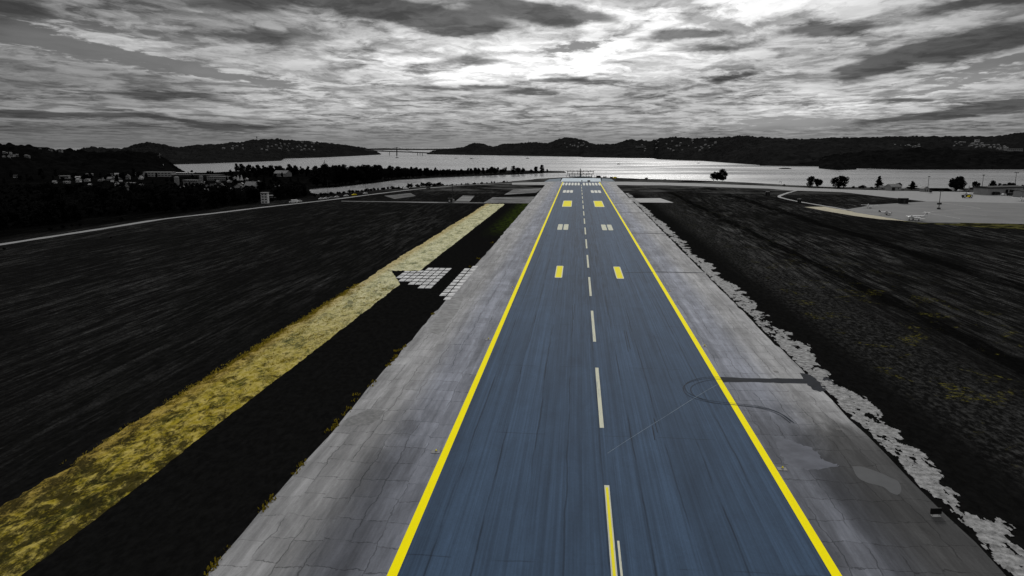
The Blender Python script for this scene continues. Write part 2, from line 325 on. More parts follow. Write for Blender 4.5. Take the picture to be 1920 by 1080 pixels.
M_BARK = mat('dark_bark', .006, 1, .4, 1, spec=0)
M_WHITE = mat('white_wall', .32, .7, .15, .4)
M_GREYW = mat('grey_wall', .13, .7, .2, .4)
M_PALEW = mat('pale_wall', .19, .7, .2, .3)
M_DARKW = mat('dark_wall', .02, .8, .3, .4)
M_ROOF = mat('dark_roof', .025, .8, .3, .5)
M_ROOFG = mat('grey_roof', .15, .7, .25, .5)
M_GLASS = mat('window_glass', .01, .2, .1, 1)
M_BLACK = mat('black_paint', .004, .6, .2, 2, spec=.2)
M_STEEL = mat('dark_steel', .03, .5, .2, 1)
M_LSTEEL = mat('pale_steel', .22, .5, .2, 1)
M_BSTEEL = mat('blue_steel', (.05, .085, .11), .5, .2, 1)
M_PLANE = mat('white_aircraft_paint', .62, .35, .08, 1)
M_STRIPE = mat('dark_aircraft_trim', .03, .4, .2, 1)
M_CARW = mat('white_car_paint', .55, .35, .08, 1)
M_CARD = mat('dark_car_paint', .012, .35, .2, 1)
M_YELV = mat('yellow_vehicle_paint', (.70, .55, .0), .4, .1, 1)
M_TYRE = mat('tyre_rubber', .008, .8, .2, 3)
M_WEED = mat('yellow_weed', (.17, .13, .012), 1, .6, 1.5, spec=0)
M_LAMP = mat('lamp_glass', .5, .3, .1, 2)

# ------------------------------------------------------------------ object helpers
def tag(o, label=None, cat=None, group=None, kind=None):
    if label: o['label'] = label
    if cat: o['category'] = cat
    if group: o['group'] = group
    if kind: o['kind'] = kind
    return o
def mesh(name, verts, faces, m, parent=None, smooth=False):
    me = bpy.data.meshes.new(name); me.from_pydata([tuple(v) for v in verts], [], faces); me.update()
    me.materials.append(m)
    if smooth: me.polygons.foreach_set('use_smooth', [True] * len(me.polygons))
    o = bpy.data.objects.new(name, me); COL.objects.link(o)
    if parent: o.parent = parent
    return o
def empty(name, loc=(0, 0, 0), rz=0.0):
    o = bpy.data.objects.new(name, None); COL.objects.link(o); o.location = loc; o.rotation_euler = (0, 0, rz); o.empty_display_size = .5
    return o
def copy_tree(o, parent=None):
    c = o.copy(); COL.objects.link(c)
    if parent: c.parent = parent
    for ch in o.children: copy_tree(ch, c)
    return c
class MB:
    def __init__(s): s.v = []; s.f = []
    def add(s, vs, fs):
        k = len(s.v); s.v += [tuple(v) for v in vs]; s.f += [tuple(i + k for i in f) for f in fs]; return s
    def box(s, x0, x1, y0, y1, z0, z1, bev=0.0, top=1.0):
        cx, cy = (x0 + x1) / 2, (y0 + y1) / 2
        if bev:
            rings = [(z0, bev), (z0 + bev, 0), (z1 - bev, 0), (z1, bev)]
        else: rings = [(z0, 0), (z1, 0)]
        vs = []
        for i, (z, q) in enumerate(rings):
            k = 1.0 if i < len(rings) / 2 else top
            xa, xb = cx + (x0 + q - cx) * k, cx + (x1 - q - cx) * k; ya, yb = cy + (y0 + q - cy) * k, cy + (y1 - q - cy) * k
            vs += [(xa, ya, z), (xb, ya, z), (xb, yb, z), (xa, yb, z)]
        n = len(rings); fs = [(3, 2, 1, 0), tuple(4 * (n - 1) + i for i in range(4))]
        for r in range(n - 1):
            for i in range(4):
                j = (i + 1) % 4; fs.append((4 * r + i, 4 * r + j, 4 * r + 4 + j, 4 * r + 4 + i))
        return s.add(vs, fs)
    def tube(s, a, b, r0, r1=None, n=6):
        a, b = Vector(a), Vector(b); r1 = r0 if r1 is None else r1
        d = (b - a).normalized(); u = d.orthogonal().normalized(); v = d.cross(u)
        vs = []
        for p, r in ((a, r0), (b, r1)):
            for i in range(n):
                t = 2 * math.pi * i / n; vs.append(p + u * (r * math.cos(t)) + v * (r * math.sin(t)))
        fs = [(i, (i + 1) % n, n + (i + 1) % n, n + i) for i in range(n)] + [tuple(range(n))[::-1], tuple(range(n, 2 * n))]
        return s.add(vs, fs)
    def prism(s, prof, y0, y1, axis='y'):      # a side outline (x, z) given a width
        n = len(prof); vs = [(x, y0, z) for x, z in prof] + [(x, y1, z) for x, z in prof]
        fs = [tuple(range(n)), tuple(range(n, 2 * n))[::-1]] + [(i, n + i, n + (i + 1) % n, (i + 1) % n) for i in range(n)]
        return s.add(vs, fs)
    def loft(s, rings, n=12):                  # rings: (x, half width, half height, centre z)
        vs = []; fs = []
        for x, ry, rz, zc in rings:
            for i in range(n):
                t = 2 * math.pi * i / n; vs.append((x, ry * math.cos(t), zc + rz * math.sin(t)))
        for k in range(len(rings) - 1):
            for i in range(n):
                j = (i + 1) % n; fs.append((k * n + i, k * n + j, k * n + n + j, k * n + n + i))
        fs += [tuple(range(n))[::-1], tuple(range((len(rings) - 1) * n, len(rings) * n))]
        return s.add(vs, fs)
    def build(s, name, m, parent=None, smooth=False): return mesh(name, s.v, s.f, m, parent, smooth)
def sheet(name, pts, z, m, parent=None):
    pts = [Vector((p[0], p[1], z)) for p in pts]
    tris = tessellate_polygon([pts]); fs = []
    for a, b_, c in tris:
        nrm = (pts[b_] - pts[a]).cross(pts[c] - pts[a]).z
        fs.append((a, b_, c) if nrm > 0 else (a, c, b_))
    return mesh(name, pts, fs, m, parent)
def pxsheet(name, pp, z, m, parent=None): return sheet(name, [G(a, b) for a, b in pp], z, m, parent)
def inpoly(x, y, poly):
    r = False; n = len(poly)
    for i in range(n):
        x1, y1 = poly[i]; x2, y2 = poly[(i + 1) % n]
        if (y1 > y) != (y2 > y) and x < (x2 - x1) * (y - y1) / (y2 - y1) + x1: r = not r
    return r
def vnoise(x, y, seed=0):                      # value noise on numpy arrays
    rs = np.random.RandomState(seed); tab = rs.rand(256, 256)
    xi = np.floor(x).astype(int); yi = np.floor(y).astype(int); fx = x - xi; fy = y - yi
    fx = fx * fx * (3 - 2 * fx); fy = fy * fy * (3 - 2 * fy)
    a = tab[xi % 256, yi % 256]; b = tab[(xi + 1) % 256, yi % 256]; c = tab[xi % 256, (yi + 1) % 256]; d = tab[(xi + 1) % 256, (yi + 1) % 256]
    return (a * (1 - fx) + b * fx) * (1 - fy) + (c * (1 - fx) + d * fx) * fy
WL = -1.5                                      # water level

# ------------------------------------------------------------------ setting: water, ground, hills
S = 40000.0
wv = []; wf = []
gx = [-S, -8000, -3000, -1000, 0, 1000, 3000, 8000, S]; gy = [-2000, 0, 800, 2000, 5000, 12000, S]
for yv in gy:
    for xv in gx: wv.append((xv, yv, WL))
for j in range(len(gy) - 1):
    for i in range(len(gx) - 1):
        k = j * len(gx) + i; wf.append((k, k + 1, k + 1 + len(gx), k + len(gx)))
tag(mesh('water', wv, wf, M_WATER), 'grey rippled fjord water glittering beyond the end of the runway', 'water', kind='structure')

shore_px = [(2600, 362), (2200, 357), (1920, 353.5), (1760, 352.5), (1640, 351.5), (1560, 350.5), (1480, 347), (1400, 342), (1300, 338), (1210, 335.5),
            (1160, 333.5), (1128, 332.5), (1086, 332), (1050, 332.8), (1010, 335), (975, 338.5), (930, 342.5), (880, 345), (800, 349), (740, 353), (690, 357), (640, 362), (600, 364.5),
            (578, 360), (580, 352), (640, 347), (700, 341), (740, 335.5), (800, 332), (870, 329), (960, 325.5), (1000, 324), (1022, 322.5), (1060, 322.2), (1058, 321),
            (1020, 320.4), (980, 319.5), (900, 319), (800, 319.5), (700, 319), (600, 318), (500, 318), (440, 321), (400, 323.5), (350, 324), (338, 318), (326, 309.5), (300, 306), (200, 303), (0, 300), (-300, 298)]
shore = []
for i, (a, b_) in enumerate(shore_px):         # roughen the shore
    p = G(a, b_)
    if i:
        q = shore[-1]; n = max(1, int((p - q).length / 14)) if b_ > 315 else 6
        q = q.copy(); dvec = (p - q); nr = Vector((-dvec.y, dvec.x, 0)).normalized()
        for k in range(1, n): shore.append(q + dvec * (k / n) + nr * random.uniform(-2.2, 2.2))
    shore.append(p)
land = [Vector((1400, 300, 0)), *shore, Vector((-4200, 300, 0)), Vector((-4200, -300, 0)), Vector((1400, -300, 0))]
N = len(land)
tris = tessellate_polygon([[Vector((p.x, p.y, 0)) for p in land]])
cen = [land[(i + 1) % N] - land[i - 1] for i in range(N)]
gv = [(p.x, p.y, 0) for p in land]; gf = []
for a, b_, c in tris:
    A, B, C_ = Vector(gv[a]), Vector(gv[b_]), Vector(gv[c])
    gf.append((a, b_, c) if (B - A).cross(C_ - A).z > 0 else (a, c, b_))
for i, p in enumerate(land):                   # bank sloping into the water
    d = cen[i].normalized(); o = Vector((d.y, -d.x, 0)); gv.append((p.x + o.x * 4, p.y + o.y * 4, -3.0))
for i in range(N):
    j = (i + 1) % N; gf.append((i, j, N + j, N + i))
tag(mesh('ground', gv, gf, M_GROUND), 'near black mown grass field streaked with paler lines on both sides of the runway', 'grass field', kind='structure')

HILLS = {}
def lerp_pts(pts, x):
    xs = [p[0] for p in pts]; ys = [p[1] for p in pts]
    return np.interp(x, xs, ys)
def hill(key, ridge, base, depth, m, label, step=1.3, rows=46, tree=7.0, seed=1, basez=WL):
    x0, x1 = ridge[0][0], ridge[-1][0]
    xs = np.arange(x0, x1 + step, step); ry = lerp_pts(ridge, xs); by = lerp_pts(base, xs)
    nb = 14; nc = len(xs); verts = np.zeros((rows + nb, nc, 3))
    camv = np.array(CAM)
    for j, px in enumerate(xs):
        pb = np.array(G(px, by[j], basez)); d0 = math.hypot(*(pb - camv)[:2]); dr = ray(px, by[j]); hdir = np.array((dr.x, dr.y)) / math.hypot(dr.x, dr.y)
        rr = ray(px, ry[j]); tan = rr.z / math.hypot(rr.x, rr.y)
        end = min(1.0, (j + .5) / 14, (nc - j - .5) / 14)
        D = depth * (.25 + .75 * end)
        zr = max(basez + 1.0, CAM.z + tan * (d0 + D))
        for r in range(rows + nb):
            if r < rows:
                t = r / (rows - 1); s = t ** .8 * (1 - .18 * math.sin(t * math.pi)); d = d0 + D * t; z = basez - .6 + (zr - basez + .6) * s
            else:
                t = (r - rows + 1) / nb; d = d0 + D * (1 + 1.2 * t); z = zr + (basez - 3 - zr) * t ** 1.4
            verts[r, j] = (camv[0] + hdir[0] * d, hdir[1] * d, z)
    X, Y = verts[:, :, 0], verts[:, :, 1]
    hgt = (verts[:, :, 2] - basez); k = np.clip(hgt / 12, 0, 1)
    big = (vnoise(X / 170 + 7, Y / 170 + 3, seed) - .5) * np.minimum(hgt * .35, 26)
    rowk = np.minimum(1, np.abs(np.arange(rows + nb) - (rows - 1)) / 6.0)[:, None]
    rough = (vnoise(X / 9, Y / 9, seed + 2) - .35) * tree + (vnoise(X / 28, Y / 28, seed + 3) - .5) * tree * .9
    verts[:, :, 2] += big * rowk + rough * (.25 + .75 * k) * (hgt > .4)
    V = verts.reshape(-1, 3); nr = rows + nb
    idx = np.arange(nr * nc).reshape(nr, nc)
    faces = np.stack([idx[:-1, :-1], idx[:-1, 1:], idx[1:, 1:], idx[1:, :-1]], -1).reshape(-1, 4)
    me = bpy.data.meshes.new('hill'); me.from_pydata(V.tolist(), [], faces.tolist()); me.update(); me.materials.append(m)
    o = bpy.data.objects.new('hill', me); COL.objects.link(o); tag(o, label, 'hill', kind='structure')
    HILLS[key] = (xs, verts[:rows])
    return o
def on_hill(key, px, py):
    xs, V = HILLS[key]; j = int(np.argmin(np.abs(xs - px))); best = None
    for r in range(V.shape[0]):
        p = V[r, j]; q = PX(p)
        if best is None or abs(q[1] - py) < best[0]: best = (abs(q[1] - py), p)
    return Vector(best[1])
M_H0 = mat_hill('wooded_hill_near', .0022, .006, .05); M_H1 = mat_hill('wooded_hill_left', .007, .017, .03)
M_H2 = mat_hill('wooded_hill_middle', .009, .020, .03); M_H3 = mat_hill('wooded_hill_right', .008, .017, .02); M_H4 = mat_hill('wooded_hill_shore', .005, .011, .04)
M_H5 = mat_hill('far_hill', .03, .05, .004)  # distance haze put into the colour: farther hills are paler
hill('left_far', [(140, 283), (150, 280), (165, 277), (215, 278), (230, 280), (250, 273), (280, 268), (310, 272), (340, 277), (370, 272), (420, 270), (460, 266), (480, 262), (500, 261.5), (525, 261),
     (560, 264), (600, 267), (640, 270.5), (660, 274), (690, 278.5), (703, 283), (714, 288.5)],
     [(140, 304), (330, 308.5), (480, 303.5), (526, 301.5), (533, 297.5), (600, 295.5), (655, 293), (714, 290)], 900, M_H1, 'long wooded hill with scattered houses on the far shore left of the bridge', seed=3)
hill('left_near', [(-120, 266), (-60, 268), (0, 271), (25, 270), (60, 273), (80, 277), (107, 282), (140, 283), (190, 288), (220, 285.5), (260, 284), (285, 287), (300, 292), (315, 301), (326, 310), (336, 319)],
     [(-120, 330), (0, 330), (200, 326), (336, 321)], 420, M_H0, 'black wooded hill behind the town at the left edge', seed=5, tree=8, basez=0.0)
hill('middle', [(800, 288.5), (812, 283), (850, 278), (870, 276), (880, 271), (890, 268.5), (905, 270), (925, 276), (940, 271), (960, 269), (1000, 267), (1028, 269.5), (1045, 262), (1060, 258.5), (1075, 259), (1095, 264), (1115, 271),
     (1145, 271), (1160, 267), (1180, 262), (1200, 262), (1215, 264), (1240, 259.5), (1270, 257.5), (1300, 260), (1330, 258), (1360, 258), (1380, 255), (1395, 254), (1410, 257), (1440, 258), (1500, 262), (1560, 261), (1600, 264), (1650, 268), (1700, 276), (1760, 290)],
     [(800, 289.5), (960, 292), (1085, 294), (1095, 295), (1225, 297), (1235, 299), (1320, 302), (1345, 304), (1440, 310.5), (1760, 312)], 700, M_H2, 'dark wooded hills with houses across the water in the middle', seed=8)
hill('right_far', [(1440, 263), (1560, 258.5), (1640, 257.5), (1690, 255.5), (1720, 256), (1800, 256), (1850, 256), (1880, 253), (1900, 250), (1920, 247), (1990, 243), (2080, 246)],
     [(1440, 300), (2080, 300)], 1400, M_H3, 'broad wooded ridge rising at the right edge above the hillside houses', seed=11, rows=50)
hill('right_shore', [(1425, 306), (1460, 300), (1500, 294), (1560, 290), (1600, 288), (1650, 284), (1700, 279), (1760, 279), (1800, 283), (1920, 287), (2060, 286)],
     [(1425, 311), (1530, 312), (1600, 316), (1700, 318), (2060, 318)], 300, M_H4, 'low black wooded headland along the right shore of the water', seed=14, tree=8)
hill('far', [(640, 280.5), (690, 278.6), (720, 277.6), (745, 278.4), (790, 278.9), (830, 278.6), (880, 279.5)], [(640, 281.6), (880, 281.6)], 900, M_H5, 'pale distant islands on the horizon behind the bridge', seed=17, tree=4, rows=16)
hill('islet', [(1535, 313.5), (1545, 309), (1560, 307), (1580, 306.5), (1590, 310), (1606, 316.5)], [(1535, 316), (1570, 319), (1606, 318)], 40, M_H4, 'small wooded islet close to the right shore', seed=19, tree=7, rows=16, step=1)
hill('rock', [(1460, 315.6), (1468, 314.6), (1476, 314.6), (1484, 315.8)], [(1460, 316.6), (1484, 317)], 14, M_H4, 'low bare rock lying in the water left of the wooded islet', seed=23, tree=.6, rows=10, step=1)

# ------------------------------------------------------------------ setting: runway, shoulders, roads
YN, YF = 20.0, 815.0 / math.cos(YAW) + 10
YT = G(1092, 341.5).y
def strip(name, x0, x1, y0, y1, z, m, parent=None, n=1):
    return sheet(name, [(x0, y0), (x1, y0), (x1, y1), (x0, y1)], z, m, parent)
runway = strip('runway', -22.9, 22.9, YN, YT + 12, .05, M_RUN)
tag(runway, 'long blue grey asphalt runway with yellow edge lines and painted markings', 'runway', kind='structure')
def shoulder_pts(sgn):
    rnd = random.Random(3 + sgn); pts = [(sgn * 22.6, YN), (sgn * 22.6, YT + 12)]
    y = YT + 12; e = []
    while y > YN:
        e.append((sgn * ((39.5 if sgn > 0 else 41.0) + rnd.uniform(-.25, .35)), y)); y -= rnd.uniform(2, 9)
    return pts + e + [(sgn * (39.4 if sgn > 0 else 40.9), YN)]
shl = sheet('runway_shoulder', shoulder_pts(-1), .03, M_SHL); tag(shl, 'cracked grey paved shoulder along the left side of the runway', 'pavement', kind='structure')
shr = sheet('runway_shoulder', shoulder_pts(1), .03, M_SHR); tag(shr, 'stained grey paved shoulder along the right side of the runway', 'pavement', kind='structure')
for s in (-1, 1): strip('edge_line', s * 22.4 - .52, s * 22.4 + .52, YN, YT, .075, M_YEL, runway)
y0 = G(1130, 803).y; dl = G(1120, 690).y - y0; per = 50.0 * (dl / 30.5)
per = (G(1105, 520).y - G(1120, 690).y) / 2
k = -1
while y0 + k * per < YT - 40:
    a = y0 + k * per
    strip('centreline_stripe', -.32, .32, a, a + dl, .075, M_CREAM if k > 0 else MATS['cream_paint'], runway); k += 1
ye = G(1158, 1015).y
strip('guide_stripe', .62, .86, ye - 18, ye, .075, M_CREAM, runway)
strip('guide_stripe', -.16, .16, y0 - per, y0 - per + dl - .6, .085, M_YELM, runway)
def rounded(name, x0, x1, y0, y1, z, m, parent, r=.5):
    pts = []
    ry = min(r * 5, (y1 - y0) / 2.2)
    for cx, cy, a0 in ((x1 - r, y0 + ry, -90), (x1 - r, y1 - ry, 0), (x0 + r, y1 - ry, 90), (x0 + r, y0 + ry, 180)):
        for k in range(5):
            a = R(a0 + 22.5 * k); pts.append((cx + r * math.cos(a), cy + ry * math.sin(a)))
    return sheet(name, pts, z, m, parent)
yt0, yt1 = G(1092, 347.6).y, G(1092, 342.8).y
for s in (-1, 1):
    for k in range(6): rounded('threshold_bar', *sorted((s * (1.9 + 3.55 * k - .05), s * (1.9 + 3.55 * k + 2.35))), yt0, yt1, .075, M_WHITEP, runway, 1.0)
ya, yb = G(1092, 361.6).y, G(1092, 356.8).y
for s in (-1, 1):
    for c in (10.1, 13.5, 16.9): rounded('touchdown_bar', s * c - 1.4, s * c + 1.4, ya, yb, .075, M_WHITEP, runway, 1.2)
ya, yb = G(1092, 388).y, G(1092, 376.6).y
for s in (-1, 1):
    a = rounded('aiming_point_block', s * 11.9 - 3.5, s * 11.9 + 3.5, ya, yb, .075, M_BORDER, runway, .5)
    strip('yellow_infill', s * 11.9 - 3.0, s * 11.9 + 3.0, ya + 3, yb - 3, .085, M_YELM, a)
ya, yb = G(1097, 431.5).y, G(1097, 421).y
for s in (-1, 1):
    for c in (10.2, 13.4): rounded('touchdown_bar', s * c - 1.25, s * c + 1.25, ya, yb, .075, M_CREAM, runway, .5)
ya, yb = G(1103, 522).y, G(1103, 499.5).y
for s in (-1, 1):
    a = rounded('touchdown_bar', s * 10.2 - 1.25, s * 10.2 + 1.25, ya, yb, .075, M_BORDER, runway, .3)
    strip('yellow_infill', s * 10.2 - .95, s * 10.2 + .95, ya + .8, yb - .8, .085, M_YELM, a)

# tyre marks, the pale scratch, cable trench, repairs and puddle
M_MARK = mat('tyre_mark_black', (.022, .028, .04), .7, .4, .8, spec=.02); M_TRENCH = mat('dark_trench_fill', (.013, .015, .020), .7, .4, .6, spec=.02); M_SCR = mat('pale_scratch', (.16, .21, .26), .7, .5, .7)
M_PATCH = mat('fresh_patch', (.112, .117, .136), .7, .25, .35, spec=.02); M_PUD = mat('dried_puddle', (.085, .087, .09), .55, .1, .4, spec=.02); M_PATCHD = mat('old_dark_patch', .165, .8, .35, 1.2, spec=.02)
def ribbon(name, pts, wd, z, m, parent):
    vs = []; fs = []; n = len(pts); P_ = [Vector((p[0], p[1], 0)) for p in pts]
    for i, p in enumerate(P_):
        d = (P_[min(i + 1, n - 1)] - P_[max(i - 1, 0)]).normalized(); q = Vector((-d.y, d.x, 0)) * wd / 2 * random.uniform(.8, 1.2)
        vs += [(p + q).to_tuple()[:2] + (z,), (p - q).to_tuple()[:2] + (z,)]
    fs = [(2 * i + 1, 2 * i + 3, 2 * i + 2, 2 * i) for i in range(n - 1)]
    return mesh(name, vs, fs, m, parent)
def spl(pp, n=8):
    out = []
    P_ = [Vector((a, b, 0)) for a, b in pp]
    for i in range(len(P_) - 1):
        p0, p1, p2, p3 = P_[max(i - 1, 0)], P_[i], P_[i + 1], P_[min(i + 2, len(P_) - 1)]
        for k in range(n):
            t = k / n; out.append(.5 * ((2 * p1) + (p2 - p0) * t + (2 * p0 - 5 * p1 + 4 * p2 - p3) * t * t + (3 * p1 - p0 - 3 * p2 + p3) * t ** 3))
    out.append(P_[-1]); return [(p.x, p.y) for p in out]
loop = [(1355, 711), (1320, 711), (1292, 718), (1281, 728), (1290, 742), (1325, 754), (1375, 760), (1425, 766), (1460, 778), (1482, 794)]
for off, shift in ((0, (0, 0)), (5, (14, 2)), (1, (3, -3))):
    pp = [(a + shift[0] * (1 if i < 6 else .5), b_ + shift[1] - (2 if shift[0] > 5 and i > 5 else 0)) for i, (a, b_) in enumerate(loop)]
    ribbon('tyre_mark', [tuple(G(a, b_))[:2] for a, b_ in spl(pp)], .14, .08 + off * .001, M_MARK, runway)
ribbon('scratch_line', [tuple(G(a, b_))[:2] for a, b_ in spl([(1139, 851), (1180, 824), (1250, 780), (1310, 742), (1345, 722)], 4)], .06, .09, M_SCR, runway)
for x0, y0_, x1, y1_ in ((1228, 826, 1223, 800), (1233, 812, 1226, 785), (1178, 660, 1170, 620), (1182, 655, 1174, 622), (1075, 600, 1078, 570)):
    ribbon('skid_mark', [tuple(G(x0 + (x1 - x0) * t / 6, y0_ + (y1_ - y0_) * t / 6))[:2] for t in range(7)], .14, .08, M_MARK, runway)
def band(px0, px1, py, wd, parent, m=None, nm='drain_channel'):
    a, b_ = G(px0, py), G(px1, py + (px1 - px0) * .02)
    ribbon(nm, [(a.x + (b_.x - a.x) * t / 12, a.y + (b_.y - a.y) * t / 12 + random.uniform(-.05, .05)) for t in range(13)], wd, .042, m or M_TRENCH, parent)
band(1350, 1516, 712, 2.7, shr); band(1228, 1330, 510, 1.3, shr); band(1182, 1262, 437, 1.6, shr); band(1160, 1218, 398.5, 2.2, shr); band(1153, 1200, 381.5, 2.2, shr); band(1140, 1180, 363, 2.0, shr)
ribbon('drain_channel', [tuple(G(a, b_))[:2] for a, b_ in ((1172, 511.6), (1190, 511.3), (1210, 511), (1226, 510.6))], .5, .08, M_TRENCH, runway)
pxsheet('dark_wet_patch', [(a + random.uniform(-3, 3), b_ + random.uniform(-1, 1)) for a, b_ in spl([(1500, 700), (1530, 705), (1555, 711), (1562, 722), (1545, 733), (1535, 734), (1516, 723), (1500, 700)], 5)[:-1]], .05, M_TRENCH, shr)
pxsheet('puddle', spl([(1598, 875), (1618, 876), (1650, 887), (1672, 897), (1684, 903), (1690, 918), (1684, 928), (1670, 924), (1655, 913), (1625, 905), (1607, 894), (1598, 875)], 4)[:-1], .042, M_PUD, shr)
pxsheet('repair_patch', [(a + random.uniform(-4, 4), b_ + random.uniform(-2, 2)) for a, b_ in spl([(1452, 822), (1478, 824), (1500, 834), (1530, 845), (1545, 862), (1572, 874), (1540, 880), (1505, 880), (1478, 872), (1466, 860), (1452, 822)], 6)[:-1]], .038, M_PATCH, shr)
pxsheet('dark_patch', [(690, 768), (722, 770), (712, 786), (690, 798), (640, 800), (650, 785)], .038, M_PATCHD, shl)
pxsheet('dark_patch', [(842, 556), (872, 552), (858, 585), (822, 628), (802, 622)], .038, mat('faded_patch', .22, .8, .4, .5, spec=.02), shl)

# pale blue blast pad and the paved turn-offs round the far end
pad = pxsheet('blast_pad', [(1051, 340.4), (1127, 340.4), (1126, 334), (1055, 334)], .03, M_PALEB); tag(pad, 'pale blue concrete pad behind the far runway end', 'concrete pad', kind='structure')
t_ = pxsheet('taxiway', [(1030, 347), (1150, 347), (1168, 347), (1195, 347.5), (1250, 347.5), (1330, 350), (1440, 353.6), (1480, 357), (1580, 360.2), (1660, 369.5), (1740, 378), (1800, 379), (1940, 382), (2100, 386), (2100, 368), (1920, 362), (1800, 359.5), (1700, 358),
     (1600, 355.5), (1500, 351.5), (1400, 347), (1300, 343.5), (1200, 341.2), (1130, 340.2), (1050, 340.2), (1020, 341), (960, 342.6), (960, 346)], .015, M_ROAD)
tag(t_, 'pale taxiway curving from the runway end to the apron on the right', 'taxiway', kind='structure')
ap = pxsheet('apron', [(1690, 380.5), (1740, 377.5), (1800, 378.6), (1940, 381.6), (2100, 385.6), (2100, 424), (1920, 420), (1800, 417.5), (1730, 416), (1700, 413), (1660, 406), (1600, 396.5), (1585, 393), (1640, 384)], .022, M_APRON)
pxs_ = [(1600, 397.2), (1640, 403.6), (1665, 407.6), (1700, 413.8), (1730, 416.8), (1800, 418.4)]
ribbon('edge_drain', [tuple(G(a, b_))[:2] for a, b_ in spl(pxs_, 4)], 3.0, .027, M_BLACK, ap)
tag(ap, 'grey concrete apron where light aircraft are parked', 'apron', kind='structure')
M_LINE = mat('faded_apron_line', .34, .8, .3, .5)
for pp in ([(1728, 399), (1760, 395.5), (1800, 393), (1838, 391)], [(1740, 400), (1770, 404.5), (1800, 410)], [(1763, 380), (1800, 385), (1838, 390.5)], [(1788, 399), (1850, 404)]):
    ribbon('apron_line', [tuple(G(a, b_))[:2] for a, b_ in pp], .5, .03, M_LINE, ap)
rd = [(0, 458.5), (100, 443), (200, 427.5), (300, 411.5), (400, 400), (480, 390.2), (540, 383.5), (620, 374.5), (700, 364.2), (760, 357), (800, 353), (850, 348.5), (900, 345.8), (960, 344)]
rw = [tuple(G(a, b_))[:2] for a, b_ in spl([(-300, 505), (-150, 482)] + rd, 5)]
ro = ribbon('perimeter_road', rw, 4.6, .02, M_ROAD, None); tag(ro, 'pale narrow perimeter road running along the left side of the airfield', 'road', kind='structure')
sv = [(1494, 357), (1476, 362), (1461, 368), (1470, 372), (1495, 377.5), (1530, 383.5), (1560, 388.5), (1590, 394)]
so = ribbon('service_road', [tuple(G(a, b_))[:2] for a, b_ in spl(sv, 5)], 3.2, .02, M_ROAD, None); tag(so, 'pale curved service track between the taxiway and the apron', 'road', kind='structure')
for pp, m, lab in (([(1172, 372), (1238, 371.5), (1263, 380), (1192, 379.5)], M_CONC, 'pale concrete slab in the grass right of the runway far end'),
                   ([(924, 370), (1004, 368.5), (992, 381), (905, 381)], M_WORN, 'pale concrete slab against the left shoulder near the far end'),
                   ([(962, 355.5), (1017, 353), (1005, 361.5), (945, 365)], M_WORN, 'grey concrete slab behind the pale slab on the left'),
                   ([(852, 378.5), (868, 366.5), (890, 367), (880, 378.5)], M_WORN, 'small grey concrete apron beside the antenna mast'),
                   ([(720, 367), (770, 362), (780, 367.5), (740, 373)], M_WORN2, 'worn grey hardstanding beside the perimeter road'),
                   ([(640, 376.6), (848, 379.0), (905, 379.8), (905, 380.9), (820, 380.6), (640, 377.4)], M_WORN, 'thin pale track crossing the grass in front of the antenna mast'),
                   ([(1030, 336), (1052, 334.3), (1050, 340.2), (1020, 341)], M_BLUEB, 'blue grey paved corner left of the blast pad'),
                   ([(1128, 334.3), (1146, 335), (1153, 340.2), (1128, 340.2)], M_BLUEB, 'blue grey paved corner right of the blast pad')):
    tag(pxsheet('concrete_pad', pp, .012, m), lab, 'concrete pad', kind='structure')

# olive strips of dry grass
def grass_strip(name, xa, xb, ya, yb, label, cellx=.6, celly=1.2, z=.12, skew=0.0):
    nx = int((xb - xa) / cellx); ny = int((yb - ya) / celly)
    xs = np.linspace(xa, xb, nx + 1); ys = np.linspace(ya, yb, ny + 1); X, Y = np.meshgrid(xs, ys)
    e = np.minimum(np.arange(nx + 1), np.arange(nx, -1, -1)) / nx * (xb - xa); k = np.clip(e / 1.2, 0, 1)[None, :]
    Z = .02 + z * k + (vnoise(X * 1.1, Y * .7, 31) - .4) * .5 * k + np.random.rand(*X.shape) * .16 * k
    edge = (vnoise(X * 0 + 3, Y * .12, 33) - .5) * .9 + (vnoise(X * 0 + 9, Y * .9, 34) - .5) * .8 + (np.random.rand(*X.shape) - .5) * .5
    X = X + np.where(e[None, :] < 3, edge * np.where(np.arange(nx + 1)[None, :] < nx / 2, 1, .35), 0)
    Y = Y + skew * (1 - (np.arange(nx + 1)[None, :] / nx)) * np.clip((Y - (yb - 60)) / 60, 0, 1) + (np.random.rand(*X.shape) - .5) * .8
    V = np.stack([X, Y, np.maximum(Z, .02)], -1).reshape(-1, 3); idx = np.arange((nx + 1) * (ny + 1)).reshape(ny + 1, nx + 1)
    Fq = np.stack([idx[:-1, :-1], idx[:-1, 1:], idx[1:, 1:], idx[1:, :-1]], -1).reshape(-1, 4)
    o = mesh(name, V.tolist(), Fq.tolist(), M_OLIVE); tag(o, label, 'grass strip', kind='stuff'); return o
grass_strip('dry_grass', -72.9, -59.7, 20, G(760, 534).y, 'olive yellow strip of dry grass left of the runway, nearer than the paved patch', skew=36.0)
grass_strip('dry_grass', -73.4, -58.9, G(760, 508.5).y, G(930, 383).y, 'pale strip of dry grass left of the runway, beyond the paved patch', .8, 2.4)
M_TAN = mat('sandy_strip', (.33, .30, .22), .9, .3, .2); M_OL2 = nodemat('olive_verge')[0]
_m, _t, _b, _v = M_OL2, NT(M_OL2.node_tree), M_OL2.node_tree.nodes['Principled BSDF'], [n_ for n_ in M_OL2.node_tree.nodes if n_.type == 'TEX_COORD'][0].outputs['Object']
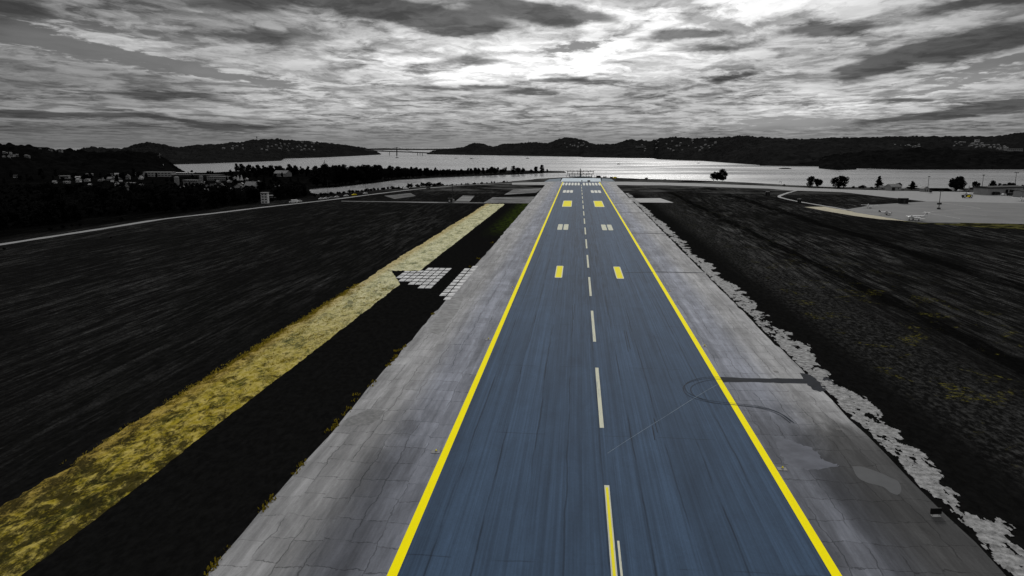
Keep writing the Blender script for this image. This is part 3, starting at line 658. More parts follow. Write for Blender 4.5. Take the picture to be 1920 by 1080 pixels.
_t.put(_b.inputs['Base Color'], _t.mix(_t.ss(_t.noise(_v, .22, 7, .7, .5, (.5, 1, 1)), .46, .60, 0, 1), (.006, .006, .005, 1), (.10, .095, .03, 1)))
_b.inputs['Roughness'].default_value = 1; _b.inputs['Specular IOR Level'].default_value = 0
tag(pxsheet('sandy_strip', [(1508, 388), (1545, 387.5), (1590, 395), (1640, 404), (1690, 411.5), (1700, 414.5), (1650, 411), (1600, 404.5), (1550, 396)], .018, M_TAN), 'sandy tan strip between the right grass field and the apron', 'sand strip', kind='stuff')
tag(pxsheet('grass_verge', [(1560, 390.2), (1600, 397.2), (1660, 407), (1730, 417), (1830, 418.5), (1940, 421), (2050, 424), (2050, 434), (1940, 431.5), (1860, 427.5), (1780, 422), (1720, 418.6), (1650, 409)], .016, M_OL2), 'thin olive grass verge along the near edge of the apron', 'grass strip', kind='stuff')

M_TUFT = mat('olive_tufts', (.26, .20, .025), 1, .5, .9, spec=0)
tf = MB(); rnt = random.Random(77)
def blade_clump(mb, x, y, h, n, rn):
    for _ in range(n):
        bx, by = x + rn.gauss(0, .22), y + rn.gauss(0, .35); l = h * rn.uniform(.5, 1.2); tx, ty = bx + rn.gauss(0, .18), by + rn.gauss(0, .18); q = rn.uniform(.03, .09)
        mb.add([(bx - q, by, .05), (bx + q, by, .05), (tx + q * .5, ty, .05 + l), (tx - q * .5, ty + .05, .05 + l)], [(0, 1, 2, 3)])
for _ in range(4200):
    yv = 84 + (G(760, 533).y - 85) * rnt.random() ** 1.5; xv = rnt.uniform(-72.6, -60.2)
    if rnt.random() > (yv - 84) / 60: continue
    if rnt.random() < .35: xv = -72.4 + rnt.gauss(0, .6)
    blade_clump(tf, xv, yv, .30, 5, rnt)
tag(tf.build('grass_tufts', M_TUFT), 'loose olive tufts standing up from the near dry grass strip', 'grass tufts', kind='stuff')

# broken white slabs left of the shoulder
sv_ = MB()
PA = [(728, 507.5), (846, 503), (828, 522), (800, 545), (752, 527)]; PB = [(866, 503), (894, 500), (838, 562), (818, 553), (842, 528)]
ysl = G(800, 563).y; rows_ = 0
while ysl < G(800, 499).y:
    hh = random.uniform(4.9, 6.2); xsl = -63.9
    while xsl < -41:
        ww = 2.2
        c = PX((xsl + ww / 2, ysl + hh / 2, 0))
        if (inpoly(c[0], c[1], PA) or inpoly(c[0], c[1], PB)):
            j = [random.uniform(-.05, .05) for _ in range(4)]
            sv_.box(xsl + .17 + j[0] * .4, xsl + ww - .17 + j[1] * .4, ysl + .62 + j[2] * 4, ysl + hh - .62 + j[3] * 4, .0, .10 + j[0] * .1)
        xsl += ww
    ysl += hh
tag(sv_.build('paved_patch', M_SLAB), 'patch of broken white paving slabs between the olive strip and left shoulder', 'paving', kind='structure')

# white rubble along the right shoulder: a broken crust with holes
def crust(y0, y1, cx, cy, xa=39.75, xb=49.5):
    nx, ny = int((xb - xa) / cx), int((y1 - y0) / cy)
    X, Y = np.meshgrid(xa + np.arange(nx + 1) * cx, y0 + np.arange(ny + 1) * cy)
    X = X + (np.random.rand(*X.shape) - .5) * cx * .85; Y = Y + (np.random.rand(*Y.shape) - .5) * cy * .85
    Z = .03 + vnoise(X * 3.1, Y * 2.3, 51) * .07 + np.random.rand(*X.shape) * .05
    a = .34 * vnoise(X * .55, Y * .28, 44) + .34 * vnoise(X * 1.5, Y * .8, 45) + .32 * vnoise(X * 3.6, Y * 1.9, 46)
    out = 44.6 + (vnoise(X * 0 + 1, Y * .045, 41) - .42) * 5.0 + (vnoise(X * 0 + 4, Y * .3, 42) - .5) * 3.0
    out = np.where(Y > 320, 41.0 + (out - 41.0) * .6, out); inn = 40.1 + vnoise(X * 0 + 2, Y * .12, 43) * .9
    a = a - np.clip((X - out) * .22 + .10, -.06, 1) - np.clip((inn - X) * .5, 0, 1)
    keep = (a[:-1, :-1] + a[1:, 1:] + a[1:, :-1] + a[:-1, 1:]) / 4 > .435
    idx = np.arange((nx + 1) * (ny + 1)).reshape(ny + 1, nx + 1)
    Fq = np.stack([idx[:-1, :-1], idx[:-1, 1:], idx[1:, 1:], idx[1:, :-1]], -1)[keep]
    used = np.unique(Fq); mp = np.zeros(idx.size, int); mp[used] = np.arange(len(used))
    return np.stack([X, Y, Z], -1).reshape(-1, 3)[used].tolist(), mp[Fq].tolist()
rb = MB()
for args in ((58, 210, .17, .30), (210, 680, .40, .9)): rb.add(*crust(*args))
tag(rb.build('rubble_strip', M_STONE), 'ragged white rubble strewn along the outer edge of the right shoulder', 'rubble', kind='stuff')
# weeds along the left shoulder
wd_ = MB()
def tuft(mb, x, y, h, n, spread, rn):
    for _ in range(n):
        a = rn.uniform(0, 6.28); r = rn.random() ** .6 * spread; bx, by = x + r * math.cos(a), y + r * math.sin(a) * 1.8
        l = h * rn.uniform(.5, 1.1); ta = rn.uniform(0, 6.28); tx, ty = bx + .35 * l * math.cos(ta), by + .35 * l * math.sin(ta); q = l * .35
        mb.add([(bx - q, by, .02), (bx + q, by, .02), (tx + q * .6, ty, l), (tx - q * .6, ty + .1, l * .9)], [(0, 1, 2, 3)])
rn = random.Random(9)
for px, py, k in ((756, 655, 30), (735, 690, 18), (745, 672, 25), (705, 720, 16), (660, 770, 14), (640, 795, 22), (630, 805, 18), (575, 875, 22), (520, 945, 14), (505, 953, 8), (426, 1062, 18), (440, 1048, 10), (822, 590, 14), (900, 485, 14), (880, 500, 12), (925, 455, 12), (675, 745, 10)):
    p = G(px, py); 
    for q in range(3): tuft(wd_, min(p.x + rn.uniform(-1.2, .6), -41.2), p.y + rn.uniform(-2, 2), .35, k // 2, .5, rn)
tag(wd_.build('yellow_weeds', M_WEED), 'yellow weeds sprouting along the edge of the left shoulder', 'weeds', kind='stuff')

# ------------------------------------------------------------------ trees
def crown_mesh(name, blobs, n, size, seed, m):
    rn = random.Random(seed); mb = MB(); tot = sum(b[3] * b[4] for b in blobs)
    for cx, cy, cz, rr, rz in blobs:
        for _ in range(int(n * rr * rz / tot)):
            th = rn.uniform(0, 6.283); ph = math.acos(rn.uniform(-1, 1)); rad = rn.random() ** .38
            d = Vector((math.sin(ph) * math.cos(th), math.sin(ph) * math.sin(th), math.cos(ph)))
            p = Vector((cx + d.x * rr * rad, cy + d.y * rr * rad, cz + d.z * rz * rad))
            u = Vector((rn.gauss(0, 1), rn.gauss(0, 1), rn.gauss(0, 1))).normalized(); v = u.orthogonal().normalized(); s = size * rn.uniform(.55, 1.3)
            mb.add([p - u * s - v * s * .5, p + u * s * .9 - v * s * rn.uniform(.3, .8), p + u * s * .4 + v * s, p - u * s * .6 + v * s * .7], [(0, 1, 2, 3)])
    me = bpy.data.meshes.new(name); me.from_pydata([tuple(v) for v in mb.v], [], mb.f); me.update(); me.materials.append(m)
    return me
def trunk_mesh(h, r, limbs, seed):
    rn = random.Random(seed); mb = MB(); mb.tube((0, 0, -.02), (0, 0, h * .5), r, r * .7).tube((0, 0, h * .5), (.02, 0, h * .86), r * .7, r * .2)
    for _ in range(limbs):
        z = h * rn.uniform(.28, .62); a = rn.uniform(0, 6.28); l = h * rn.uniform(.16, .3)
        mb.tube((0, 0, z), (l * math.cos(a), l * math.sin(a), z + l * .8), r * .4, r * .12, 5)
    me = bpy.data.meshes.new('trunk'); me.from_pydata(mb.v, [], mb.f); me.update(); me.materials.append(M_BARK); return me
def blobs_round(seed, w=.34, lo=.30, hi=.82, n=9):
    rn = random.Random(seed); out = [(0, 0, (lo + hi) / 2, w * .75, (hi - lo) * .42)]
    for _ in range(n):
        a = rn.uniform(0, 6.28); t = rn.random(); z = lo + (hi - lo) * t; r = w * .62 * math.sin(math.pi * (.18 + .72 * t)) * rn.uniform(.5, 1.1); s = rn.uniform(.10, .17)
        out.append((r * math.cos(a), r * math.sin(a), z, s, s * rn.uniform(.8, 1.1)))
    return out
def blobs_cone(seed, w=.2):
    rn = random.Random(seed); out = []
    for k in range(12):
        t = k / 11; r = w * (1 - t) * .6 + .02; a = rn.uniform(0, 6.28)
        out.append((r * .4 * math.cos(a), r * .4 * math.sin(a), .14 + .82 * t, r * .85 + .02, .07))
    return out
KINDS = {}
for i in range(4): KINDS['broad%d' % i] = (crown_mesh('crown', blobs_round(10 + i, .36 + .03 * i, .14, .84, 14), 1700, .036, 20 + i, M_LEAF), trunk_mesh(1, .028, 5, i))
for i in range(3): KINDS['tall%d' % i] = (crown_mesh('crown', blobs_round(40 + i, .23, .10, .92, 14), 1300, .034, 50 + i, M_LEAF), trunk_mesh(1, .022, 4, 9 + i))
for i in range(2): KINDS['cone%d' % i] = (crown_mesh('crown', blobs_cone(60 + i, .27), 1100, .032, 70 + i, M_LEAF), trunk_mesh(1, .022, 3, 15 + i))
for i in range(3): KINDS['bush%d' % i] = (crown_mesh('crown', blobs_round(80 + i, .62, .12, .80, 9), 600, .06, 90 + i, M_LEAF2), trunk_mesh(.6, .03, 3, 19 + i))
for i in range(2): KINDS['dome%d' % i] = (crown_mesh('crown', blobs_round(120 + i, .60, .10, .80, 16), 2200, .038, 130 + i, M_LEAF), trunk_mesh(1, .03, 5, 29 + i))
NAMES = {'dome': 'broadleaf_tree', 'broad': 'broadleaf_tree', 'tall': 'tall_tree', 'cone': 'conifer_tree', 'bush': 'bush'}
def tree(kind, loc, h, label, group=None, wide=1.0, rz=None):
    base = kind.rstrip('0123456789'); crown, trunk = KINDS[kind]
    e = empty(NAMES[base], loc, random.uniform(0, 6.28) if rz is None else rz); e.scale = (h * wide, h * wide, h)
    tag(e, label, 'bush' if base == 'bush' else 'tree', group)
    for nm, me in (('crown', crown), ('trunk' if base != 'bush' else 'stem', trunk)):
        o = bpy.data.objects.new(nm, me); COL.objects.link(o); o.parent = e
    return e
def ptree(kind, px, pbase, ptop, label, group=None, wide=1.0):
    p = G(px, pbase); return tree(kind, p, (pbase - ptop) * MPX(p) / math.cos(PITCH) * 1.04, label, group, wide)
rn = random.Random(21)
def pick(*ks): return rn.choice(ks)
# row of trees on the spit across the inlet
front = [(596, 351), (640, 347.5), (700, 341.5), (740, 336), (800, 332.5), (870, 329.5), (940, 326.6)]
tops = [(590, 310), (640, 309), (700, 310), (760, 312.5), (800, 314), (840, 316.5), (880, 315.5), (910, 312.5), (940, 314), (975, 311.5), (1000, 314)]
LB = 'dark broadleaf tree in the dense row on the spit beyond the inlet'
n = 46
for i in range(n):
    px = 596 + (945 - 596) * (i + rn.uniform(-.3, .3)) / (n - 1); pb = float(lerp_pts(front, px)) - rn.uniform(.5, 2.0); pt = float(lerp_pts(tops, px)) + rn.uniform(-.6, 4.0)
    ptree(pick('broad0', 'broad1', 'broad2', 'broad3', 'tall0', 'tall1'), px, pb, pt, LB, 'row of trees on the spit', rn.uniform(.95, 1.35))
n = 36
for i in range(n):
    px = 470 + (950 - 470) * (i + rn.uniform(-.3, .3)) / (n - 1); pb = float(lerp_pts([(470, 331), (600, 329), (700, 327), (800, 325), (870, 324), (950, 322.4)], px)); pt = float(lerp_pts([(470, 309)] + tops, px)) + rn.uniform(-1, 3)
    ptree(pick('broad0', 'broad1', 'broad2', 'tall2', 'tall1'), px, pb, pt, 'dark tree on the far side of the spit against the fjord', 'trees along the back of the spit', rn.uniform(.9, 1.3))
for px, pb, pt, k, wd, lb in ((962, 325, 311.5, 'broad1', 1.2, 'full dark tree near the tip of the spit'), (972, 325, 312.5, 'broad2', 1.3, 'rounded dark tree second from the end of the dense row'), (981, 324.5, 314, 'broad0', 1.2, 'lower dark tree ending the dense row on the spit'),
                        (996, 323.5, 316.5, 'bush0', 1.0, 'small bush left of the two lone trees on the spit'), (1004.5, 323, 311, 'broad3', .85, 'left of the two lone round trees at the tip of the spit'),
                        (1016.5, 322.8, 309.5, 'broad1', 1.0, 'right and taller of the two lone round trees at the tip of the spit'), (1026, 321.8, 316.4, 'broad0', 1.0, 'tiny tree beside the two lone trees on the spit')):
    ptree(k, px, pb, pt, lb, None, wd)
# wood between the perimeter road and the town
low = [(-60, 447), (0, 437), (100, 422), (200, 408), (300, 400), (400, 390), (500, 379), (575, 369)]
cnt = 0
for i in range(170):
    t = rn.random() ** 1.5; px = rn.uniform(-50, 575); lo_ = float(lerp_pts(low, px)); pb = lo_ + (348 - lo_) * t
    if 560 < px and pb < 362: continue
    if 484 < px < 512 and 360 < pb < 386: continue
    d = DEP(G(px, pb)); hpx = rn.uniform(8, 13) / (d / F)
    topmin = 352 if (300 < px < 485) else (347 if px < 300 else 340)
    top = max(pb - hpx, topmin + rn.uniform(-4, 6)); top = min(top, pb - 6)
    ptree(pick('broad0', 'broad1', 'broad2', 'broad3', 'tall0', 'cone0'), px, pb, top, 'black tree in the wood between the perimeter road and the town', 'trees of the black wood', rn.uniform(1.0, 1.5))
for i in range(46):
    px = 10 + 560 * i / 45 + rn.uniform(-5, 5); pb = rn.uniform(331, 347); top = pb - rn.uniform(8, 16)
    if 270 < px < 440: top = max(top, pb - 8)
    ptree(pick('broad0', 'broad1', 'broad3', 'tall0', 'cone1'), px, pb, top, 'black tree among the houses of the town', 'trees among the town houses', rn.uniform(.9, 1.4))
for i in range(40):
    px = 350 + 200 * rn.random(); pb = rn.uniform(321, 333) if px > 440 else rn.uniform(324, 330)
    ptree(pick('broad0', 'broad1', 'broad2', 'tall0'), px, pb, pb - rn.uniform(8, 15) * (1 if px > 440 else .6), 'black tree between the town and the fjord', 'trees between the town and the fjord', rn.uniform(1.0, 1.4))
for i, (px, py) in enumerate([(95, 432), (118, 428), (135, 425), (150, 424), (228, 413), (345, 397), (360, 395), (375, 394), (388, 392), (402, 391), (418, 388), (440, 385.5), (462, 383), (480, 381), (510, 377.5), (525, 376), (590, 369.5)]):
    ptree(pick('bush0', 'bush1', 'bush2'), px, py, py - rn.uniform(5, 9), 'low dark bush on the verge beside the perimeter road', 'bushes beside the perimeter road', rn.uniform(.9, 1.3))
ptree('bush1', 208, 446.5, 443.5, 'tiny lone bush on the left field near the perimeter road', None, 1.3); ptree('bush2', 8, 468, 463.5, 'small lone bush at the left edge of the field', None, 1.4)
bl = [(600, 367.5), (640, 363.5), (690, 358.5), (740, 354.5), (800, 350.5), (880, 346.5), (950, 342)]
for i in range(60):
    px = 602 + 348 * (i + rn.uniform(-.4, .4)) / 59; py = float(lerp_pts(bl, px)); hh = rn.uniform(4.0, 7.0) * (1.5 if 765 < px < 825 else 1) * (.65 if px > 830 else 1)
    if rn.random() < .82: ptree(pick('bush0', 'bush1', 'bush2', 'broad0'), px, py, py - hh, 'dark shrub in the hedge along the near bank of the inlet', 'shrubs along the inlet bank', rn.uniform(1.0, 1.6))
# right-hand trees
for px, pb, pt, k, wd, lb in ((1338, 338.6, 321.5, 'broad0', 1.05, 'left tree of the dark clump standing alone by the water'), (1345.5, 338.6, 321, 'broad3', .85, 'middle tree of the dark clump standing alone by the water'), (1354, 339, 318, 'broad1', 1.0, 'right and tallest tree of the dark clump standing alone by the water'),
        (1519, 351.5, 330.5, 'tall1', 1.15, 'narrow dark tree left of the large round tree behind the taxiway'), (1534, 351.5, 332.5, 'broad2', .95, 'irregular dark tree next to the large round tree behind the taxiway'),
        (1573, 352.5, 325.5, 'dome0', 1.0, 'very large round dark tree behind the taxiway'), (1617, 353.5, 346.5, 'bush0', 1.6, 'wide low bush right of the very large round tree'), (1600, 353, 348, 'bush2', .9, 'small bush at the foot of the very large round tree'), (1634, 354, 349.5, 'bush1', 1.5, 'low bush just left of the pointed conifer'),
        (1647, 354.5, 332, 'cone0', 1.5, 'tall pointed conifer beside the small huts'), (1684, 354.5, 341, 'broad2', 1.05, 'round tree peeping over the gabled hut'), (1709.5, 356, 341, 'cone1', 2.4, 'squat conical conifer between the two huts'),
        (1793.5, 358, 329.5, 'dome1', .86, 'big dome shaped tree left of the long hangar building'), (1829, 355, 337.5, 'dome0', .62, 'round tree behind the left end of the hangar building'), (1860, 356, 337.5, 'dome1', .62, 'round tree behind the middle of the hangar building'),
        (1874, 355, 344, 'broad1', .9, 'small tree behind the hangar building'), (1892, 357, 340, 'dome0', 1.0, 'broad dark tree behind the right part of the hangar building'), (1918, 357, 346, 'broad0', 1.2, 'tree cut off by the right edge of the photo'),
        (1470, 348.5, 345, 'bush0', 1.3, 'lone small bush on the shore behind the taxiway'), (1212, 336.4, 332, 'bush1', 1.2, 'lone round bush on the shore right of the runway end'), (1247, 337.5, 335.3, 'bush2', 1.2, 'tiny bush on the shore right of the round bush')):
    ptree(k, px, pb, pt, lb, None, wd * 1.3)
for i in range(11):
    px = 1743 + 38 * i / 10; ptree(pick('bush0', 'bush1', 'bush2'), px, 358.6 + rn.uniform(-.4, .4), 352.4 + rn.uniform(-.5, 1.4), 'dark shrub in the hedge between the hut and the big dome shaped tree', 'hedge behind the apron', 1.3)
# dense undergrowth that fills the wood
ug = MB(); rn2 = random.Random(33)
for i in range(5200):
    px = rn2.uniform(-80, 572); lo_ = float(lerp_pts(low, px)) - 4; pb = lo_ + (350 - lo_) * rn2.random() ** 1.3; p = G(px, pb)
    if 484 < px < 512 and 360 < pb < 386: continue
    s = rn2.uniform(.8, 2.0); h = rn2.uniform(.6, 4.5); u = Vector((rn2.gauss(0, 1), rn2.gauss(0, 1), rn2.gauss(0, .5))).normalized(); v = u.orthogonal().normalized(); c = p + Vector((0, 0, h))
    ug.add([c - u * s - v * s * .6, c + u * s - v * s * .5, c + u * s * .5 + v * s, c - u * s * .7 + v * s * .8], [(0, 1, 2, 3)])
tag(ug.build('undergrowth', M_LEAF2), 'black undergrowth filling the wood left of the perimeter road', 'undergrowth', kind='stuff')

# ------------------------------------------------------------------ buildings
def gable_house(loc, w, d, eave, ridge, rz, label, wm, rm, group=None, nwin=2, door=True, name='house', axis='x', chim=False):
    e = empty(name, loc, rz); tag(e, label, 'house' if name == 'house' else name.split('_')[-1], group)
    a, b_ = w / 2, d / 2
    mb = MB()
    if axis == 'x':   # ridge runs along x
        mb.prism([(-b_, -.3), (b_, -.3), (b_, eave), (0, ridge), (-b_, eave)], -a, a); mb.v = [(y, x, z) for x, y, z in mb.v]
    else: mb.prism([(-a, -.3), (a, -.3), (a, eave), (0, ridge), (-a, eave)], -b_, b_)
    mb.build('wall', wm, e)
    rf = MB(); o = .5; t = .25; hw = b_ if axis == 'x' else a; ln = (a if axis == 'x' else b_) + .4
    sl = (ridge - eave) / hw
    prof = [(-hw - o, eave - o * sl + .04), (0, ridge + .04), (hw + o, eave - o * sl + .04), (hw + o, eave - o * sl + t + .04), (0, ridge + t + .06), (-hw - o, eave - o * sl + t + .04)]
    rf.prism(prof, -ln, ln)
    if axis == 'x': rf.v = [(y, x, z) for x, y, z in rf.v]
    ro_ = rf.build('roof', rm, e)
    if chim: MB().box(w * .15, w * .15 + .7, -.35, .35, ridge - .6, ridge + 1.0).build('chimney', M_ROOFG, ro_)
    for k in range(nwin):
        x = (k + .5) / nwin * w * .8 - w * .4
        if door and k == nwin - 1 and nwin > 1: continue
        MB().box(x - .55, x + .55, -b_ - .06, -b_ + .05, eave * .38, eave * .38 + min(1.3, eave * .4)).build('window', M_GLASS, e)
    if door:
        x = w * .4 - w * .4 / max(nwin, 1); MB().box(x - .5, x + .5, -b_ - .06, -b_ + .05, 0, min(2.1, eave * .75)).build('door', M_DARKW, e)
    return e
def flat_block(loc, w, d, h, rz, label, wm, rm, group=None, cols=6, rows=2, name='building', cat='building', doors=0):
    e = empty(name, loc, rz); tag(e, label, cat, group)
    MB().box(-w / 2, w / 2, -d / 2, d / 2, -.3, h).build('wall', wm, e)
    MB().box(-w / 2 - .4, w / 2 + .4, -d / 2 - .4, d / 2 + .4, h + .003, h + .45).build('roof', rm, e)
    for r in range(rows):
        for c in range(cols):
            x = (c + .5) / cols * w * .94 - w * .47; z = h * (r + .35) / rows; q = w / cols * .28
            MB().box(x - q, x + q, -d / 2 - .06, -d / 2 + .05, z, z + h / rows * .42).build('window', M_GLASS, e)
    return e
def dimpx(px, pb, wpx, hpx):
    p = G(px, pb); s = MPX(p); return p, wpx * s, hpx * s
# town houses, larger ones one by one: (x, base y, width px, height px, ...)
for px, pb, wp, hp, ax, wm, rm, rz, lb in (
    (233, 357, 13, 12, 'y', M_GREYW, M_ROOF, -.5, 'small grey gabled house alone among the dark trees of the wood'),
    (448, 357, 18, 12, 'y', M_PALEW, M_ROOF, .1, 'pale gabled house with wide gable facing the runway'),
    (472, 356, 20, 15, 'x', M_WHITE, M_ROOFG, -.2, 'large white house with pale roof right of the wide gabled house'),
    (416, 354, 10, 10, 'y', M_GREYW, M_ROOF, .2, 'small pointed grey house left of the wide gabled house'),
    (402, 353, 13, 8, 'x', M_DARKW, M_ROOF, .2, 'dark low house left of the small pointed house'),
    (530, 331, 26, 11, 'x', M_GREYW, M_ROOFG, -.25, 'big barn with pale arched roof rising out of the trees of the spit'),
    (240, 336, 8, 9, 'y', M_GREYW, M_ROOF, .3, 'narrow grey house behind the wood right of the white blocks'),
    (225, 334, 9, 7, 'x', M_WHITE, M_ROOF, .3, 'white house half hidden by trees at the foot of the near hill'),
    (208, 338, 10, 6, 'x', M_GREYW, M_ROOFG, -.3, 'grey roofed house between white blocks in the town'),
    (30, 333, 7, 5, 'x', M_WHITE, M_ROOF, .2, 'small pale house at the foot of the black hill'),
    (520, 353, 9, 6, 'x', M_GREYW, M_ROOFG, .2, 'grey house just above the white tower block'),
    (386, 357.5, 12, 5, 'x', M_GREYW, M_ROOFG, .1, 'low shed roof among the trees below the long blocks')):
    p, W_, H_ = dimpx(px, pb, wp, hp)
    gable_house(p, W_, W_ * .8, H_ * .55, H_, YAW + rz, lb, wm, rm, None, 3, True, 'house', ax, wp > 12)
for px, pb, wp, hp, wm, rm, cols, rz, lb in (
    (300, 331, 54, 8, M_PALEW, M_LSTEEL, 8, -.05, 'long pale flat roofed hall below the near hill'),
    (361, 347, 34, 9, M_GREYW, M_ROOFG, 9, -.35, 'long grey block right of the round silo'),
    (410, 338, 42, 7, M_GREYW, M_ROOFG, 9, -.3, 'second long grey block farther right, behind the silos'),
    (497.5, 381, 12, 19, M_WHITE, M_ROOFG, 2, .1, 'white tower block with dark openings beside the perimeter road'),
    (122, 335, 16, 5, M_GREYW, M_LSTEEL, 4, .1, 'low flat block with pale roof, leftmost in the town'),
    (144, 334.5, 11, 3, M_PALEW, M_PLANE, 3, .1, 'low block with shining white roof in the town'),
    (126, 344, 9, 3.5, M_PALEW, M_LSTEEL, 2, -.2, 'tiny pale block low among the town trees'),
    (148, 341.5, 7, 3.5, M_WHITE, M_LSTEEL, 2, .1, 'small white block low among the town trees'),
    (165, 339.5, 6, 3.5, M_WHITE, M_LSTEEL, 2, .1, 'small white cube right of the shining roof'),
    (168, 329, 11, 3, M_GREYW, M_LSTEEL, 2, .1, 'flat grey block high at the foot of the hill'),
    (197, 337.5, 7, 3, M_WHITE, M_LSTEEL, 2, .1, 'low white block between the grey house and the tree'),
    (221, 348.5, 8, 3.5, M_WHITE, M_LSTEEL, 2, .2, 'low white block just above the lone gabled house'),
    (246, 347, 13, 4, M_DARKW, M_PALEW, 3, 0, 'dark block with pale flat roof right of the lone gabled house'),
    (345, 328, 40, 4, M_PALEW, M_PLANE, 9, -.05, 'row of bright low sheds by the fjord behind the silos'),
    (372, 331, 90, 3, M_DARKW, M_ROOF, 12, -.08, 'very long dark quay building in front of the fjord'),
    (512, 370.5, 40, 3.5, M_GREYW, M_PALEW, 6, .1, 'long low shed with pale roof behind the white tower block')):
    p, W_, H_ = dimpx(px, pb, wp, hp)
    flat_block(p, W_, max(5, W_ * .3), H_, YAW + rz, lb, wm, rm, None, cols, 4 if hp > 15 else (2 if hp > 6 else 1))
for i in range(46):
    px = rn.uniform(95, 300) if i % 2 else rn.uniform(330, 490); pb = rn.uniform(328, 349) if px < 300 else rn.uniform(336, 356); wp = rn.uniform(3.5, 8); hp = wp * rn.uniform(.45, .8)
    p, W_, H_ = dimpx(px, pb, wp, hp)
    gable_house(p, W_, W_ * .7, H_ * .55, H_, YAW + rn.uniform(-1, 1), 'small pale house scattered between the dark trees of the town', rn.choice([M_WHITE, M_PALEW, M_PALEW, M_GREYW]), rn.choice([M_ROOF, M_ROOFG, M_LSTEEL]), 'small houses of the town', 2, False, 'house', rn.choice('xy'))
def silo(px, pb, wp, hp, lb):
    p, W_, H_ = dimpx(px, pb, wp, hp); e = empty('silo', p); tag(e, lb, 'silo')
    MB().tube((0, 0, -.2), (0, 0, H_ * .92), W_ / 2, W_ / 2, 18).build('shell', M_GREYW, e, False); MB().tube((0, 0, H_ * .92), (0, 0, H_), W_ * .53, W_ * .2, 18).build('cap', M_ROOFG, e)
silo(332, 347.5, 8.5, 16.5, 'tall round grey silo at the left end of the long block'); silo(377.5, 340.5, 6.5, 11, 'smaller round grey silo behind the long block')
p, W_, H_ = dimpx(450, 338, 12, 10); e = empty('tent', p); tag(e, 'white twin peaked tent among the town trees', 'tent')
for s in (-.28, .28):
    MB().tube((s * W_, 0, 0), (s * W_, 0, H_), W_ * .26, .12, 8).build('canopy', M_WHITE, e)
p, W_, H_ = dimpx(515, 331, 5.5, 6); e = empty('dome_house', p); tag(e, 'small pale domed tank left of the big barn', 'tank')
MB().loft([(0, W_ * .5, W_ * .5, 0), (H_ * .5, W_ * .5, W_ * .5, 0), (H_ * .8, W_ * .36, W_ * .36, 0), (H_, W_ * .05, W_ * .05, 0)], 14).build('shell', M_PALEW, e, True).rotation_euler = (0, -math.pi / 2, 0)

# huts and hangar behind the apron
def R_hut(px, pb, wp, hp, axis, lb, rz, big=False, wm=None):
    p, W_, H_ = dimpx(px, pb, wp, hp); e = gable_house(p, W_, W_ * .7, H_ * .62, H_, YAW + rz, lb, wm or M_PALEW, M_ROOFG, None, 2, not big, 'hut', axis)
    if big: MB().box(-W_ * .42, -W_ * .12, -W_ * .35 - .08, -W_ * .35 + .05, 0, H_ * .5).build('large_door', M_BLACK, e)
    return e
R_hut(1674, 357, 23, 11.5, 'x', 'pale gabled hut with big dark doorway behind the taxiway', .25, True); R_hut(1654, 355.5, 12, 7, 'x', 'small pale shed left of the gabled hut', .1)
R_hut(1733, 359.3, 13, 9.5, 'y', 'small pale hut with pointed gable beside the hedge', .2); R_hut(1690, 356.6, 9, 4, 'x', 'low grey lean-to right of the gabled hut', .1, False, M_GREYW)
pa, pbb = G(1816, 360.5), G(1902, 366); d = pbb - pa; L = d.length; s = MPX(pa)
e = empty('hangar', (pa + pbb) / 2, math.atan2(d.y, d.x)); tag(e, 'long low grey hangar building with a row of bays at the right', 'hangar')
hh = 12 * s
MB().box(-L / 2, L / 2, 0, 14, -.2, hh).build('wall', M_PALEW, e); MB().prism([(-.8, hh + .003), (14.8, hh + .003), (14.8, hh + .9), (7, hh + 1.6), (-.8, hh + .7)], -L / 2 - .6, L / 2 + .6).build('roof', M_ROOF, e)
e.children[-1].data.transform(Matrix(((0, 1, 0, 0), (1, 0, 0, 0), (0, 0, 1, 0), (0, 0, 0, 1))))
for k in range(8):
    x = -L / 2 + L * (k + .5) / 8; f_ = MB().box(x - L * .05, x + L * .05, -.1, .05, .1, hh * .78).build('bay_door', M_GREYW if k < 6 else M_BLACK, e); MB().box(x - L * .04, x + L * .04, -.16, -.1, hh * .45, hh * .68).build('pane', M_GLASS, f_)
for k in range(9):
    x = -L / 2 + L * k / 8; MB().box(x - .25, x + .25, -.3, -.003, 0, hh).build('pillar', M_PALEW, e)
p = G(1919, 369.5); e = gable_house(p, 13, 9, 5.0, 6.0, YAW + .2, 'pale hut with dark doorway at the right edge', M_PALEW, M_ROOF, None, 2, False, 'hut', 'x'); MB().box(-3, 2.5, -4.6, -4.45, 0, 4).build('large_door', M_BLACK, e)

